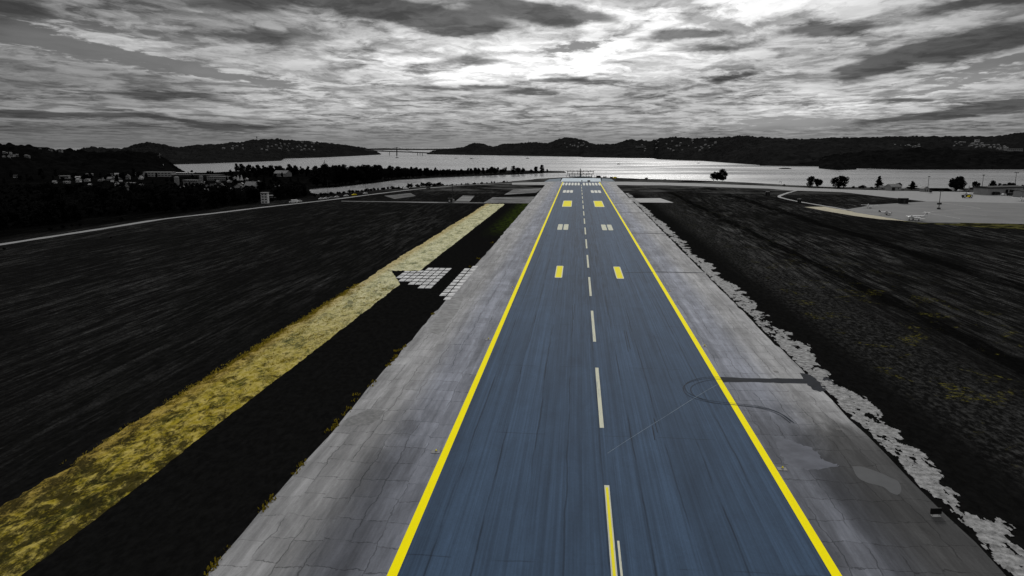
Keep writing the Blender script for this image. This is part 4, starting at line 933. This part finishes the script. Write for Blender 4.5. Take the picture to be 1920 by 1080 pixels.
# small houses on the hillsides
def tinyhouse(key, px, py, w, lb, group, wm):
    p = on_hill(key, px, py); h = w * .5
    e = empty('hillside_house', p + Vector((0, 0, 1.5)), YAW + rn.uniform(-.6, .6)); tag(e, lb, 'house', group)
    MB().box(-w / 2, w / 2, -w * .35, w * .35, -6, h * .7).build('wall', wm, e)
    r = MB().prism([(-w * .42, h * .7), (w * .42, h * .7), (0, h * 1.15)], -w / 2, w / 2).build('roof', M_ROOFG, e); r.data.transform(Matrix.Rotation(math.pi / 2, 4, 'Z'))
M_DIMW = mat('dim_wall', .07, .7, .2, .4)
GW = [M_PALEW, M_GREYW, M_DIMW, M_DIMW]
for key, n, x0, x1, ya, yb, w, lb, gr in (('left_far', 34, 500, 600, 268, 284, 7, 'tiny pale house scattered on the hill left of the bridge', 'houses on the hill left of the bridge'),
        ('left_far', 10, 420, 500, 272, 282, 6, 'tiny pale house on the left slope of the hill with the mast', 'houses on the left slope of the mast hill'),
        ('middle', 14, 1050, 1110, 268, 277, 6.5, 'tiny house on the rounded hill beyond the runway end', 'houses on the rounded hill'),
        ('middle', 34, 1200, 1340, 263, 285, 6.5, 'tiny house scattered on the slope right of the rounded hill', 'houses on the middle slope'),
        ('right_far', 22, 1660, 1725, 272, 281, 9, 'pale house in the left cluster on the right hillside', 'left cluster of hillside houses'),
        ('right_far', 46, 1785, 1890, 267, 282, 9, 'pale house in the larger cluster on the right hillside', 'right cluster of hillside houses'),
        ('left_near', 9, 12, 60, 286, 300, 4, 'pale house half hidden on the black hill at the left edge', 'houses on the black hill'),
        ('left_near', 7, 72, 124, 284, 287, 3.4, 'pale house in the row on the crest of the black hill', 'houses on the crest of the black hill')):
    for i in range(n):
        px = rn.uniform(x0, x1); py = rn.uniform(ya, yb)
        if key == 'right_far' and x0 > 1700: py = 268 + (px - 1785) / 105 * 9 + rn.uniform(-2, 7)
        if key == 'left_near' and x0 == 72: py = 283 + (px - 72) * .05
        tinyhouse(key, px, py, w * rn.uniform(.7, 1.3), lb, gr, rn.choice(GW))
for key, px, py, w, h, wm, lb in (('middle', 1201, 277, 42, 6, M_GREYW, 'long pale terrace on the middle slope'), ('right_far', 1898, 286.5, 60, 9, M_PALEW, 'long pale building low on the right hillside'), ('right_far', 1828, 268, 16, 12, M_WHITE, 'white block topmost in the right hillside cluster'), ('left_near', 30, 297, 8, 3.5, M_PALEW, 'bright white house on the black hill at the left edge')):
    p = on_hill(key, px, py); flat_block(p + Vector((0, 0, 3)), w, 12, h, YAW, lb, wm, M_ROOFG, None, 8 if w > 20 else 3, 1)

# ------------------------------------------------------------------ bridge and hilltop masts
DB = DEP(G(744, 291.8, WL))
def ab(px, py, dd=DB): return AT(px, py, dd)
br = empty('bridge', ab(744, 291.8)); tag(br, 'slender suspension bridge crossing the far end of the fjord', 'bridge')
O = br.location
def rel(p): return Vector(p) - O
dk = MB(); pts = [(684, 281.5), (705, 283.0), (730, 284.0), (744, 284.4), (770, 285.2), (802, 286.6), (812, 287)]
for a, b_ in zip(pts, pts[1:]):
    A, B = rel(ab(*a)), rel(ab(*b_)); q = 2.5
    dk.add([A + Vector((0, -5, -q)), B + Vector((0, -5, -q)), B + Vector((0, 5, -q)), A + Vector((0, 5, -q)), A + Vector((0, -5, q)), B + Vector((0, -5, q)), B + Vector((0, 5, q)), A + Vector((0, 5, q))],
           [(0, 1, 5, 4), (1, 2, 6, 5), (2, 3, 7, 6), (3, 0, 4, 7), (4, 5, 6, 7), (3, 2, 1, 0)])
dk.build('deck', M_STEEL, br)
tw = MB()
for s in (-4, 4): tw.tube(rel(ab(744, 292.4)) + Vector((0, s, 0)), rel(ab(744, 276)) + Vector((0, s, 0)), 2.0, 1.4, 8)
for y in (278, 281, 288): tw.tube(rel(ab(744, y)) + Vector((0, -4, 0)), rel(ab(744, y)) + Vector((0, 4, 0)), .9)
tw.build('tower', M_STEEL, br)
for x in (730, 783, 787.5, 792): MB().tube(rel(ab(x, 292.3 if x < 760 else 291.4)), rel(ab(x, 284.2 if x < 760 else 286)), 1.5, 1.3, 8).build('pier', M_STEEL, br)
for s in (-4.5, 4.5):
    cb = MB()
    for xa, ya_, xb, yb_ in ((744, 276.2, 706, 283), (744, 276.2, 786, 285.6)):
        prev = None
        for k in range(9):
            t = k / 8; p_ = rel(ab(xa + (xb - xa) * t, ya_ + (yb_ - ya_) * (1 - (1 - t) ** 1.7))) + Vector((0, s, 0))
            if prev is not None: cb.tube(prev, p_, .45, None, 5)
            prev = p_
    cb.build('cable', M_STEEL, br)
def mast_on(key, px, ybase, ytop, lb, r=1.2, arm=True):
    p = on_hill(key, px, ybase); s = MPX(p); h = (ybase - ytop) * s
    e = empty('hilltop_mast', p); tag(e, lb, 'mast'); MB().tube((0, 0, -3), (0, 0, h), r, r * .6, 6).build('pole', M_STEEL, e)
    if arm: MB().box(-2.2, 2.2, -1, 1, h * .55, h * .55 + 3).build('platform', M_STEEL, e)
mast_on('left_far', 485, 262, 255.5, 'thin mast on the top of the long hill at left'); mast_on('left_far', 648, 273, 270.5, 'stubby tower on the shoulder of the hill left of the bridge', 2.4); mast_on('middle', 990.5, 268, 263.5, 'small spire on the ridge left of the rounded hill', 1.4, False); mast_on('right_far', 1664, 257.5, 254.8, 'tiny mast on the far right ridge', 1.2)
p = on_hill('left_near', 302, 296); s = MPX(p); e = empty('tower_crane', p); tag(e, 'small tower crane on the end of the black hill', 'crane')
MB().tube((0, 0, -2), (0, 0, 9 * s), .5 * s * .5, None, 5).build('tower', M_LSTEEL, e); MB().tube((-4.5 * s, 0, 3.8 * s), (3 * s, 0, 7 * s), .4 * s * .6, None, 5).build('jib', M_LSTEEL, e)
p = AT(307, 318, 1200); p = G(307, 318.0); s = MPX(p); e = empty('flag_pole', p); tag(e, 'white banded pole below the tower crane', 'pole'); MB().tube((0, 0, 0), (0, 0, 10.5 * s), .5 * s, .4 * s).build('pole', M_DARKW, e); MB().tube((0, 0, 5.5 * s), (0, 0, 10 * s), .75 * s, .65 * s, 8).build('band', M_WHITE, e)

# ------------------------------------------------------------------ boats and sea marks
def boat(px, py, L, lb, sail=False, wm=None, rz=0.3):
    p = G(px, py, WL); e = empty('sailboat' if sail else 'motorboat', p, rz); tag(e, lb, 'boat')
    MB().loft([(-L / 2, L * .13, L * .07, .3), (-L * .2, L * .16, L * .09, .3), (L * .2, L * .14, L * .1, .4), (L * .5, .08, L * .05, .8)], 8).build('hull', wm or M_DARKW, e, True)
    if sail:
        MB().tube((0, 0, 0), (0, 0, L * 1.3), .12).build('mast', M_LSTEEL, e); MB().prism([(-.1, L * .2), (-L * .42, L * .2), (-.1, L * 1.2)], -.05, .05).build('sail', M_WHITE, e)
    else: MB().box(-L * .22, L * .12, -L * .1, L * .1, .4, L * .2, .1).build('cabin', M_PALEW, e)
boat(1160, 308, 9, 'small dark motorboat on the glittering water beyond the runway end'); boat(989, 297.2, 14, 'dark motorboat far out left of the rounded hill'); boat(609.5, 309, 11, 'white sailboat behind the trees of the spit', True, M_WHITE); boat(744.5, 296, 15, 'motorboat passing in front of the bridge tower')
boat(884, 298, 14, 'motorboat far out right of the bridge'); boat(855, 297, 12, 'tiny motorboat nearest the right end of the bridge'); boat(1310, 306.5, 9, 'tiny motorboat close to the middle shore'); boat(1630, 317.8, 12, 'pale motorboat moored by the wooded islet', False, M_WHITE)
p = G(896, 305.5, WL); e = empty('channel_marker', p); tag(e, 'slim dark channel marker standing in the fjord', 'sea mark'); s = MPX(p); MB().tube((0, 0, -1), (0, 0, 2.6 * s), .5, .35).build('post', M_STEEL, e); MB().tube((0, 0, 2.0 * s), (0, 0, 3.0 * s), .9, .3).build('topmark', M_STEEL, e)

# ------------------------------------------------------------------ approach lights off the runway end
def light_bar(dist_y, wpx, ybar, ybase, lb, m, posts=6, mast=None):
    c = Vector((0, dist_y, WL)); e = empty('approach_light_bar', c); tag(e, lb, 'light bar')
    s = MPX((0, dist_y, 0)); zb = CAM.z - (ybar - 275.4) * s * math.cos(PITCH) - WL; w2 = wpx * s / 2
    MB().box(-w2, w2, -.4, .4, zb - .8, zb + .15).build('crossbar', m, e)
    for k in range(posts):
        x = -w2 * .96 + 2 * w2 * .96 * k / (posts - 1); MB().tube((x, 0, -1), (x, 0, zb - .803), .42, .36).build('post', m, e)
    for k in range(9):
        x = -w2 + 2 * w2 * k / 8; l = MB().tube((x, 0, zb + .153), (x, 0, zb + 1.2), .3, .45, 6).build('lamp', m, e)
    if mast:
        h = CAM.z - (mast - 275.4) * s * math.cos(PITCH) - WL; mm = MB().tube((0, 1.2, -1), (0, 1.2, h), 1.0, .4, 6)
        for k in range(4): mm.box(-2.2 + k * .35, 2.2 - k * .35, .6, 1.8, h * (.35 + .17 * k), h * (.35 + .17 * k) + .5)
        mm.build('central_mast', m, e)
yb_ = G(1086, 332).y
light_bar(yb_ + 150, 50, 320.8, 332, 'farthest of the three approach light bars, standing in the water', M_STEEL, 6, 315.8)
light_bar(yb_ + 75, 44, 325.8, 332, 'middle one of the three approach light bars, standing in the water', M_STEEL, 5, 322)
light_bar(yb_ + 8, 42, 331.0, 334, 'nearest of the three approach light bars, behind the blast pad', M_BSTEEL, 8, 327.5)
for i, px in enumerate((1062, 1068, 1104, 1109, 1115)):
    p = G(px, 333.6); s = MPX(p); e = empty('marker_post', p); tag(e, 'thin blue marker post in the row behind the blast pad', 'post', 'marker posts behind the blast pad')
    MB().tube((0, 0, 0), (0, 0, 4.0 * s), .22, .18).build('post', M_BSTEEL, e); MB().box(-.4, .4, -.2, .2, 4.003 * s, 4.003 * s + .7).build('head', M_BSTEEL, e)
def shed(px, pb, wp, hp, lb, m=M_BLACK, name='equipment_cabin', legs=0.0):
    p, W_, H_ = dimpx(px, pb, wp, hp); e = empty(name, p, YAW); tag(e, lb, name.split('_')[-1])
    MB().box(-W_ / 2, W_ / 2, -W_ * .3, W_ * .3, legs, H_, .08).build('body', m, e); MB().box(-W_ / 2 - .15, W_ / 2 + .15, -W_ * .3 - .15, W_ * .3 + .15, H_ + .003, H_ + .2).build('lid', M_STEEL, e)
    MB().box(-W_ * .12, W_ * .12, -W_ * .3 - .05, -W_ * .3 + .02, legs + .1, H_ * .75).build('door', M_STEEL, e)
    if legs:
        for sx in (-1, 1): MB().tube((sx * W_ * .35, 0, 0), (sx * W_ * .35, 0, legs), .12).build('leg', M_STEEL, e)
shed(1122, 334, 8, 4.5, 'dark equipment cabin right of the approach lights', legs=.6); shed(1132.5, 333.8, 2.6, 2.6, 'left of two small dark boxes at the runway end'); shed(1136, 333.8, 2.2, 3.0, 'right of two small dark boxes at the runway end')
shed(1104, 340.3, 5, 2.0, 'low dark box on the blast pad', M_STEEL, 'equipment_box'); shed(1091, 340.2, 1.6, 2.2, 'tiny post box at the middle of the blast pad', M_STEEL, 'equipment_box')
shed(1693, 381.8, 15, 10, 'large black cabin between the taxiway and the apron'); shed(1498.5, 380.4, 6, 7, 'black cabin beside the service track'); shed(1439, 366.8, 7, 7, 'black cabin in the grass left of the service track')

# ------------------------------------------------------------------ vehicles
def wheels(e, xs, w, r):
    for x in xs:
        for s in (-1, 1):
            t = MB().tube((x, s * w / 2 - .12, r), (x, s * w / 2 + .12, r), r, None, 14).build('wheel', M_TYRE, e)
            MB().tube((x, s * (w / 2 + .10), r), (x, s * (w / 2 + .15), r), r * .5, None, 10).build('rim', M_LSTEEL, t)
def car(loc, rz, lb, m, kind='car', k=1.0, group=None):
    e = empty('parked_car' if kind == 'car' else kind, loc, rz); tag(e, lb, 'car' if kind == 'car' else kind.split('_')[-1], group); e.scale = (k, k, k)
    if kind == 'car':
        MB().prism([(-2.15, .32), (2.1, .32), (2.15, .75), (1.1, .92), (-1.9, .98), (-2.2, .8)], -.86, .86).build('body', m, e)
        c = MB().prism([(1.1, .923), (.4, 1.42), (-1.2, 1.45), (-1.9, .983)], -.76, .76).build('cabin', m, e); MB().prism([(.92, .99), (.42, 1.33), (-1.1, 1.36), (-1.6, 1.02)], -.775, .775).build('side_window', M_GLASS, c)
        wheels(e, (-1.35, 1.35), 1.6, .32)
    else:
        MB().prism([(-2.9, .4), (2.8, .4), (2.85, 1.1), (2.3, 1.35), (1.7, 2.15), (1.4, 2.35), (-2.85, 2.4), (-2.95, 1.2)], -1.0, 1.0).build('body', m, e)
        MB().prism([(2.18, 1.4), (1.72, 2.05), (1.1, 2.05), (1.1, 1.4)], -1.02, 1.02).build('side_window', M_GLASS, e); wheels(e, (-1.8, 1.8), 1.85, .38)
        for s in (-1, 1): MB().box(2.78, 2.90, s * .7 - .16, s * .7 + .16, .75, .98).build('headlight', M_LAMP, e)
    return e
car(G(550, 380.5), YAW + math.pi + .15, 'white box van parked on the verge of the perimeter road', M_CARW, 'parked_van', 1.08)
ro_a = lambda px, d=2.5: G(px, float(lerp_pts(rd, px)) - d)
for px, lb, m in ((561, 'white car just right of the white van on the perimeter road', M_CARW), (602, 'leftmost pale car in the line parked along the perimeter road', M_CARW), (611, 'second pale car in the line parked along the perimeter road', M_CARW), (621, 'third pale car in the line parked along the perimeter road', M_LSTEEL), (631, 'rightmost pale car in the line parked along the perimeter road', M_CARW), (649, 'lone white car beside the inlet hedge', M_CARW), (664, 'yellow car beside the inlet hedge', M_YELV), (685, 'white car farther along beside the inlet hedge', M_CARW)):
    car(ro_a(px), YAW + math.pi + .5, lb, m, 'car', 1.0, 'cars along the perimeter road')
car(G(761, 355.2), .6, 'long pale boat trailer van near the hedge by the inlet', M_CARW, 'parked_van', 1.0)
car(G(803, 353.4), .6, 'dark car on the road right of the pale trailer van', M_CARD, 'car', 1.0)
for px, py, m, kk, lb in ((1868, 365.8, M_CARD, 'parked_van', 'dark van parked in front of the hangar building'), (1883, 366.5, M_CARW, 'car', 'white car parked between two dark vans'), (1895, 367.3, M_CARD, 'parked_van', 'dark van right of the white parked car'), (1784, 358.2, M_CARW, 'parked_van', 'white van left of the big dome shaped tree'), (1800, 358.8, M_CARW, 'car', 'white car at the foot of the big dome shaped tree'), (1817, 360.4, M_CARD, 'car', 'dark car at the left end of the hangar')):
    car(G(px, py), YAW + .3, lb, m, kk, 1.25 if kk == 'parked_van' else 1.3)
def truck(loc, rz, lb, k=1.0):
    e = empty('fire_truck', loc, rz); tag(e, lb, 'truck'); e.scale = (k, k, k)
    MB().box(-4.2, 2.2, -1.25, 1.25, .8, 2.7, .12).build('body', M_CARD, e); MB().prism([(2.203, .8), (4.3, .8), (4.35, 1.7), (3.9, 2.75), (2.203, 2.8)], -1.22, 1.22).build('cab', M_CARD, e)
    for s in (-1, 1):
        MB().prism([(-1.6, 1.0), (1.3, 1.0), (2.2, 2.3), (-.4, 2.3)], s * 1.26 - .02, s * 1.26 + .02).build('yellow_panel', M_YELV, e)
        MB().tube((-2.9, s * 1.24, 1.75), (-2.9, s * 1.30, 1.75), .75, None, 14).build('white_disc', M_CARW, e); MB().tube((3.2, s * 1.2, 1.6), (3.2, s * 1.28, 1.6), .7, None, 14).build('white_disc', M_CARW, e)
    MB().box(-2, 2.5, -.3, .3, 2.703, 3.15).build('water_cannon', M_LSTEEL, e); MB().prism([(3.2, 1.75), (4.36, 1.75), (3.98, 2.55), (3.2, 2.55)], -1.1, 1.1).build('windscreen', M_GLASS, e)
    wheels(e, (-2.9, 3.0), 2.3, .62)
truck(G(1813, 371.2), YAW + .1, 'black and yellow fire truck on the apron', 1.0)
for px, lb in ((1147, 'yellow and black truck, left of two beside the runway end'), (1154, 'yellow and black truck, right of two beside the runway end')):
    p = G(px, 335.0); e = empty('service_truck', p, YAW); tag(e, lb, 'truck'); MB().box(-2.2, 1.0, -1, 1, .6, 2.6, .1).build('body', M_YELV if px > 1150 else M_CARD, e); MB().box(1.003, 2.2, -1, 1, .6, 2.1, .1).build('cab', M_CARD if px > 1150 else M_YELV, e); wheels(e, (-1.3, 1.4), 1.9, .45)

# ------------------------------------------------------------------ aircraft
def airfoil(mb, x0, y0, z0, c0, x1, y1, z1, c1, t=.12):
    def sec(x, y, z, c): return [(x, y, z), (x - c * .3, y, z + c * t * .6), (x - c, y, z), (x - c * .3, y, z - c * t * .3)]
    a, b_ = sec(x0, y0, z0, c0), sec(x1, y1, z1, c1); mb.add(a + b_, [(0, 1, 5, 4), (1, 2, 6, 5), (2, 3, 7, 6), (3, 0, 4, 7), (3, 2, 1, 0), (4, 5, 6, 7)]); return mb
def fin(mb, pts, t=.1):
    return mb.prism(pts, -t, t)
def prop(e, x, y, z, r):
    p = MB().tube((x, y, z), (x + .35, y, z), .18, .05).build('propeller', M_STEEL, e)
    for a in (0, 2.09, 4.19):
        MB().tube((x + .12, y, z), (x + .12, y + r * math.cos(a), z + r * math.sin(a)), .09, .05, 5).build('blade', M_STEEL, p)
def twin(loc, rz, lb, k=1.0):
    e = empty('twin_propeller_plane', loc, rz); tag(e, lb, 'aeroplane'); e.scale = (k, k, k)
    MB().loft([(6.6, .1, .1, 1.75), (6.0, .45, .42, 1.8), (5.0, .72, .72, 1.95), (3.8, .85, .95, 2.15), (0, .85, .95, 2.15), (-2.5, .75, .8, 2.2), (-5.0, .4, .45, 2.45), (-6.6, .12, .2, 2.6)], 14).build('fuselage', M_PLANE, e, True)
    MB().prism([(4.75, 2.45), (4.2, 2.95), (3.6, 3.0), (3.6, 2.5)], -.72, .72).build('windscreen', M_GLASS, e)
    for s in (-1, 1):
        MB().box(-4.6, 4.4, s * .86 - .02, s * .86 + .02, 1.85, 2.02).build('stripe', M_STRIPE, e)
        for q in range(5): MB().tube((2.6 - q * 1.0, s * .8, 2.5), (2.6 - q * 1.0, s * .865, 2.5), .2, None, 10).build('window', M_GLASS, e)
        airfoil(MB(), 2.2, s * .6, 1.5, 2.6, 1.4, s * 8.3, 2.0, 1.1).build('wing', M_PLANE, e)
        nc = MB().loft([(4.2, .32, .32, 1.75), (3.6, .5, .5, 1.7), (1.5, .5, .5, 1.65), (-.8, .15, .2, 1.7)], 10).build('engine', M_PLANE, e, True); nc.location.y = s * 2.6; prop(nc, 4.2, 0, 1.75, 1.15)
        MB().tube((.6, s * 2.6, .42), (.6, s * 2.6, 1.4), .1).build('gear_strut', M_STEEL, e); MB().tube((.6, s * 2.6 - .15, .42), (.6, s * 2.6 + .15, .42), .42, None, 12).build('wheel', M_TYRE, e)
    MB().tube((5.0, 0, .35), (5.0, 0, 1.4), .08).build('gear_strut', M_STEEL, e); MB().tube((5.0, -.12, .35), (5.0, .12, .35), .35, None, 12).build('wheel', M_TYRE, e)
    fin(MB(), [(-4.0, 2.7), (-5.6, 4.6), (-6.9, 4.7), (-6.5, 2.6)]).build('tail_fin', M_PLANE, e)
    for s in (-1, 1): airfoil(MB(), -5.4, 0, 4.72, 1.5, -5.9, s * 2.9, 4.72, .9).build('tailplane', M_PLANE, e)
def single(loc, rz, lb, high=True, k=1.0):
    e = empty('light_aeroplane', loc, rz); tag(e, lb, 'aeroplane'); e.scale = (k, k, k)
    MB().loft([(2.3, .25, .25, 1.15), (1.9, .45, .42, 1.15), (.9, .55, .55, 1.25), (.2, .58, .75, 1.45), (-1.0, .55, .7, 1.45), (-2.2, .35, .42, 1.4), (-4.6, .1, .16, 1.5)], 12).build('fuselage', M_PLANE, e, True)
    MB().prism([(.75, 1.65), (.2, 2.12), (-.8, 2.12), (-1.3, 1.65)], -.57, .57).build('side_window', M_GLASS, e); prop(e, 2.3, 0, 1.15, .95)
    z = 2.2 if high else 1.0
    for s in (-1, 1):
        airfoil(MB(), .6, 0 if high else s * .4, z, 1.5, .5, s * 5.4, z + (.1 if high else .45), 1.1).build('wing', M_PLANE, e)
        if high: MB().tube((.1, s * .5, .95), (.0, s * 2.6, 2.15), .06).build('wing_strut', M_PLANE, e)
        MB().tube((-.2, s * .4, .9), (-.2, s * 1.15, .3), .06).build('gear_leg', M_PLANE, e); MB().tube((-.2, s * 1.1, .28), (-.2, s * 1.3, .28), .28, None, 12).build('wheel', M_TYRE, e)
        airfoil(MB(), -3.7, 0, 1.55, .95, -3.9, s * 1.7, 1.55, .6).build('tailplane', M_PLANE, e)
        MB().box(-3.6, 1.6, s * .5 - .10, s * .5 + .02, 1.1, 1.25).build('stripe', M_STRIPE, e) if not high else None
    MB().tube((1.6, 0, .25), (1.6, 0, .9), .06).build('gear_leg', M_STEEL, e); MB().tube((1.6, -.08, .25), (1.6, .08, .25), .25, None, 12).build('wheel', M_TYRE, e)
    fin(MB(), [(-3.2, 1.55), (-4.1, 2.7), (-4.75, 2.75), (-4.7, 1.45)], .07).build('tail_fin', M_PLANE if high else M_STRIPE, e)
twin(G(1719, 413), YAW + math.pi + .12, 'white twin propeller plane with high T tail on the near apron', .98)
single(G(1663, 403), YAW + .05 - .4, 'small dark tailed low wing plane left of the twin propeller plane', False, 1.05)
single(G(1630, 390.5), YAW + math.pi / 2 + 2.9, 'white high wing plane nearest the grass corner of the apron', True, 1.05)
single(G(1812, 366.6), YAW + math.pi / 2 + .1, 'white plane with wide wings parked behind the fire truck', True, 1.2)
single(G(1915, 377.5), YAW + math.pi / 2 + 2.6, 'white high wing plane cut off by the right edge', True, 1.25)
p = G(1744, 362.3); e = empty('helicopter', p, YAW + .2); tag(e, 'small dark helicopter parked by the pointed hut', 'helicopter')
MB().loft([(2.0, .15, .15, 1.3), (1.5, .7, .65, 1.4), (.3, .85, .9, 1.6), (-1.0, .6, .65, 1.7), (-1.6, .2, .25, 1.9)], 12).build('cabin', M_CARD, e, True); MB().tube((-1.4, 0, 1.9), (-5.2, 0, 2.2), .2, .1).build('tail_boom', M_CARD, e); fin(MB(), [(-4.9, 2.0), (-5.4, 3.0), (-5.7, 3.0), (-5.4, 1.7)], .05).build('tail_fin', M_CARD, e)
r_ = MB().tube((0, 0, 2.4), (0, 0, 3.1), .1).build('rotor', M_STEEL, e)
for s in (-1, 1):
    MB().box(min(0, s * 4.8), max(0, s * 4.8), -.12, .12, 3.05, 3.1).build('blade', M_STEEL, r_); MB().tube((-1.2, s * .8, .1), (1.6, s * .8, .1), .08).build('skid', M_STEEL, e)
    for x in (-.6, .8): MB().tube((x, s * .8, .1), (x, s * .45, 1.0), .06).build('skid_strut', M_STEEL, e)

# ------------------------------------------------------------------ masts, lamps, signs
def lamp_mast(px, pb, pt, lb, head=3.0, box=False):
    p = G(px, pb); s = MPX(p); h = (pb - pt) * s / math.cos(PITCH); e = empty('floodlight_mast', p, YAW); tag(e, lb, 'mast')
    MB().tube((0, 0, 0), (0, 0, h), .28, .18, 8).build('pole', M_STEEL, e); MB().box(-head / 2, head / 2, -.2, .2, h + .003, h + .3).build('crossarm', M_STEEL, e)
    for k in (-1, 0, 1): MB().box(k * head * .36 - .35, k * head * .36 + .35, -.5, -.2, h - .25, h + .5).build('floodlight', M_STEEL, e)
    if box:
        MB().box(-1.3, 1.3, -.6, .6, h * .26, h * .26 + 1.3, .06).build('control_box', M_STEEL, e); MB().box(-.9, .9, -.7, .7, 0, 1.1, .05).build('footing', M_STEEL, e)
lamp_mast(1760, 392.2, 359.5, 'floodlight mast with a dark box standing on the open apron', 3.2, True); lamp_mast(1739, 358, 332, 'thin lamp mast behind the pointed hut', 1.6); lamp_mast(1840.5, 357, 329.5, 'lamp mast behind the left half of the hangar', 2.0); lamp_mast(1901, 361, 325, 'tallest lamp mast at the right end of the hangar', 4.0)
p = G(847, 378.6); s = MPX(p); e = empty('antenna_mast', p, YAW); tag(e, 'slim dark antenna mast beside the small hut on the left field', 'mast')
h = 34 * s; MB().tube((.6, 0, 0), (.6, 0, h), .42, .22, 6).build('pole', M_STEEL, e)
for k in (.45, .6, .78): MB().box(-.8, 2.0, -.25, .25, h * k, h * k + .35).build('antenna_arm', M_STEEL, e)
p2 = G(845.5, 379.6); e = empty('transmitter_hut', p2, YAW); tag(e, 'small dark and white hut at the foot of the antenna mast', 'hut')
MB().box(-2.0, 1.2, -1.5, 1.5, 0, 3.0, .05).build('wall', M_DARKW, e); MB().box(-2.2, 1.4, -1.7, 1.7, 3.003, 3.3).build('roof', M_ROOF, e); MB().box(-1.6, -.4, -1.56, -1.46, .6, 2.2).build('panel', M_WHITE, e); MB().box(1.203, 2.6, -1.2, 1.2, 0, 2.4, .05).build('annex', M_PALEW, e)
for px, pb, pt, lb in ((615, 361, 338, 'thin wooden pole between the wood and the inlet'), (686, 357, 345, 'short thin pole in the inlet hedge')):
    p = G(px, pb); s = MPX(p); e = empty('utility_pole', p, YAW); tag(e, lb, 'pole'); hh = (pb - pt) * s; MB().tube((0, 0, 0), (0, 0, hh), .16, .12).build('pole', M_STEEL, e); MB().box(-1.1, 1.1, -.08, .08, hh * .92, hh * .92 + .18).build('crossarm', M_STEEL, e)
# runway edge lights every 60 m
first = None
ye0 = G(820, 848).y
for k in range(0, 13):
    for sgn in (-1, 1):
        loc = (sgn * 23.75, ye0 + 60.5 * k + (sgn > 0) * -1.2, .03)
        if first is None:
            first = empty('edge_light', loc)
            MB().box(-.7, .55, -.5, .5, .012, .07, .02).build('base_slab', M_PALEW, first); MB().tube((0, 0, .073), (0, 0, .22), .2, .14, 10).build('housing', M_LSTEEL, first); MB().tube((0, 0, .223), (0, 0, .42), .12, .07, 10).build('lamp', M_YELM, first); o = first
        else: o = copy_tree(first); o.location = loc
        tag(o, 'small pale runway edge light on a square base beside the %s yellow line' % ('left' if sgn < 0 else 'right'), 'runway light', 'edge lights along the %s side of the runway' % ('left' if sgn < 0 else 'right'))
p = G(1754, 967.5); e = empty('distance_sign', p, .12); tag(e, 'black square board on two short legs at the edge of the right shoulder', 'sign')
MB().box(-.64, .64, -.09, .09, .27, 1.02, .02).build('board', M_BLACK, e)
for s in (-1, 1): MB().tube((s * .36, 0, .03), (s * .36, 0, .29), .035).build('leg', M_LSTEEL, e)
MB().box(-.5, .5, -.28, .2, .031, .07).build('foot_plate', M_PALEW, e)
for (px, py, lb) in ((1572, 806, 'dark drain cover on the right shoulder above the puddle'), (1455, 697, 'small dark drain cover on the right shoulder below the trench')):
    p = G(px, py); e = empty('drain_cover', (p.x, p.y, .033)); tag(e, lb, 'drain cover'); MB().box(-.42, .42, -.5, .5, .0, .03, .01).build('frame', M_STEEL, e); MB().box(-.34, .34, -.42, .42, .031, .04).build('grating', M_BLACK, e)
p = G(1465, 344.8); e = empty('windsock', p); s = MPX(p); tag(e, 'small white windsock on the shore right of the lone clump', 'windsock'); MB().tube((0, 0, 0), (0, 0, 4.5 * s), .14).build('pole', M_LSTEEL, e); MB().loft([(0, .5, .5, 4.2 * s), (-3.2, .25, .25, 3.4 * s)], 8).build('sock', M_WHITE, e)
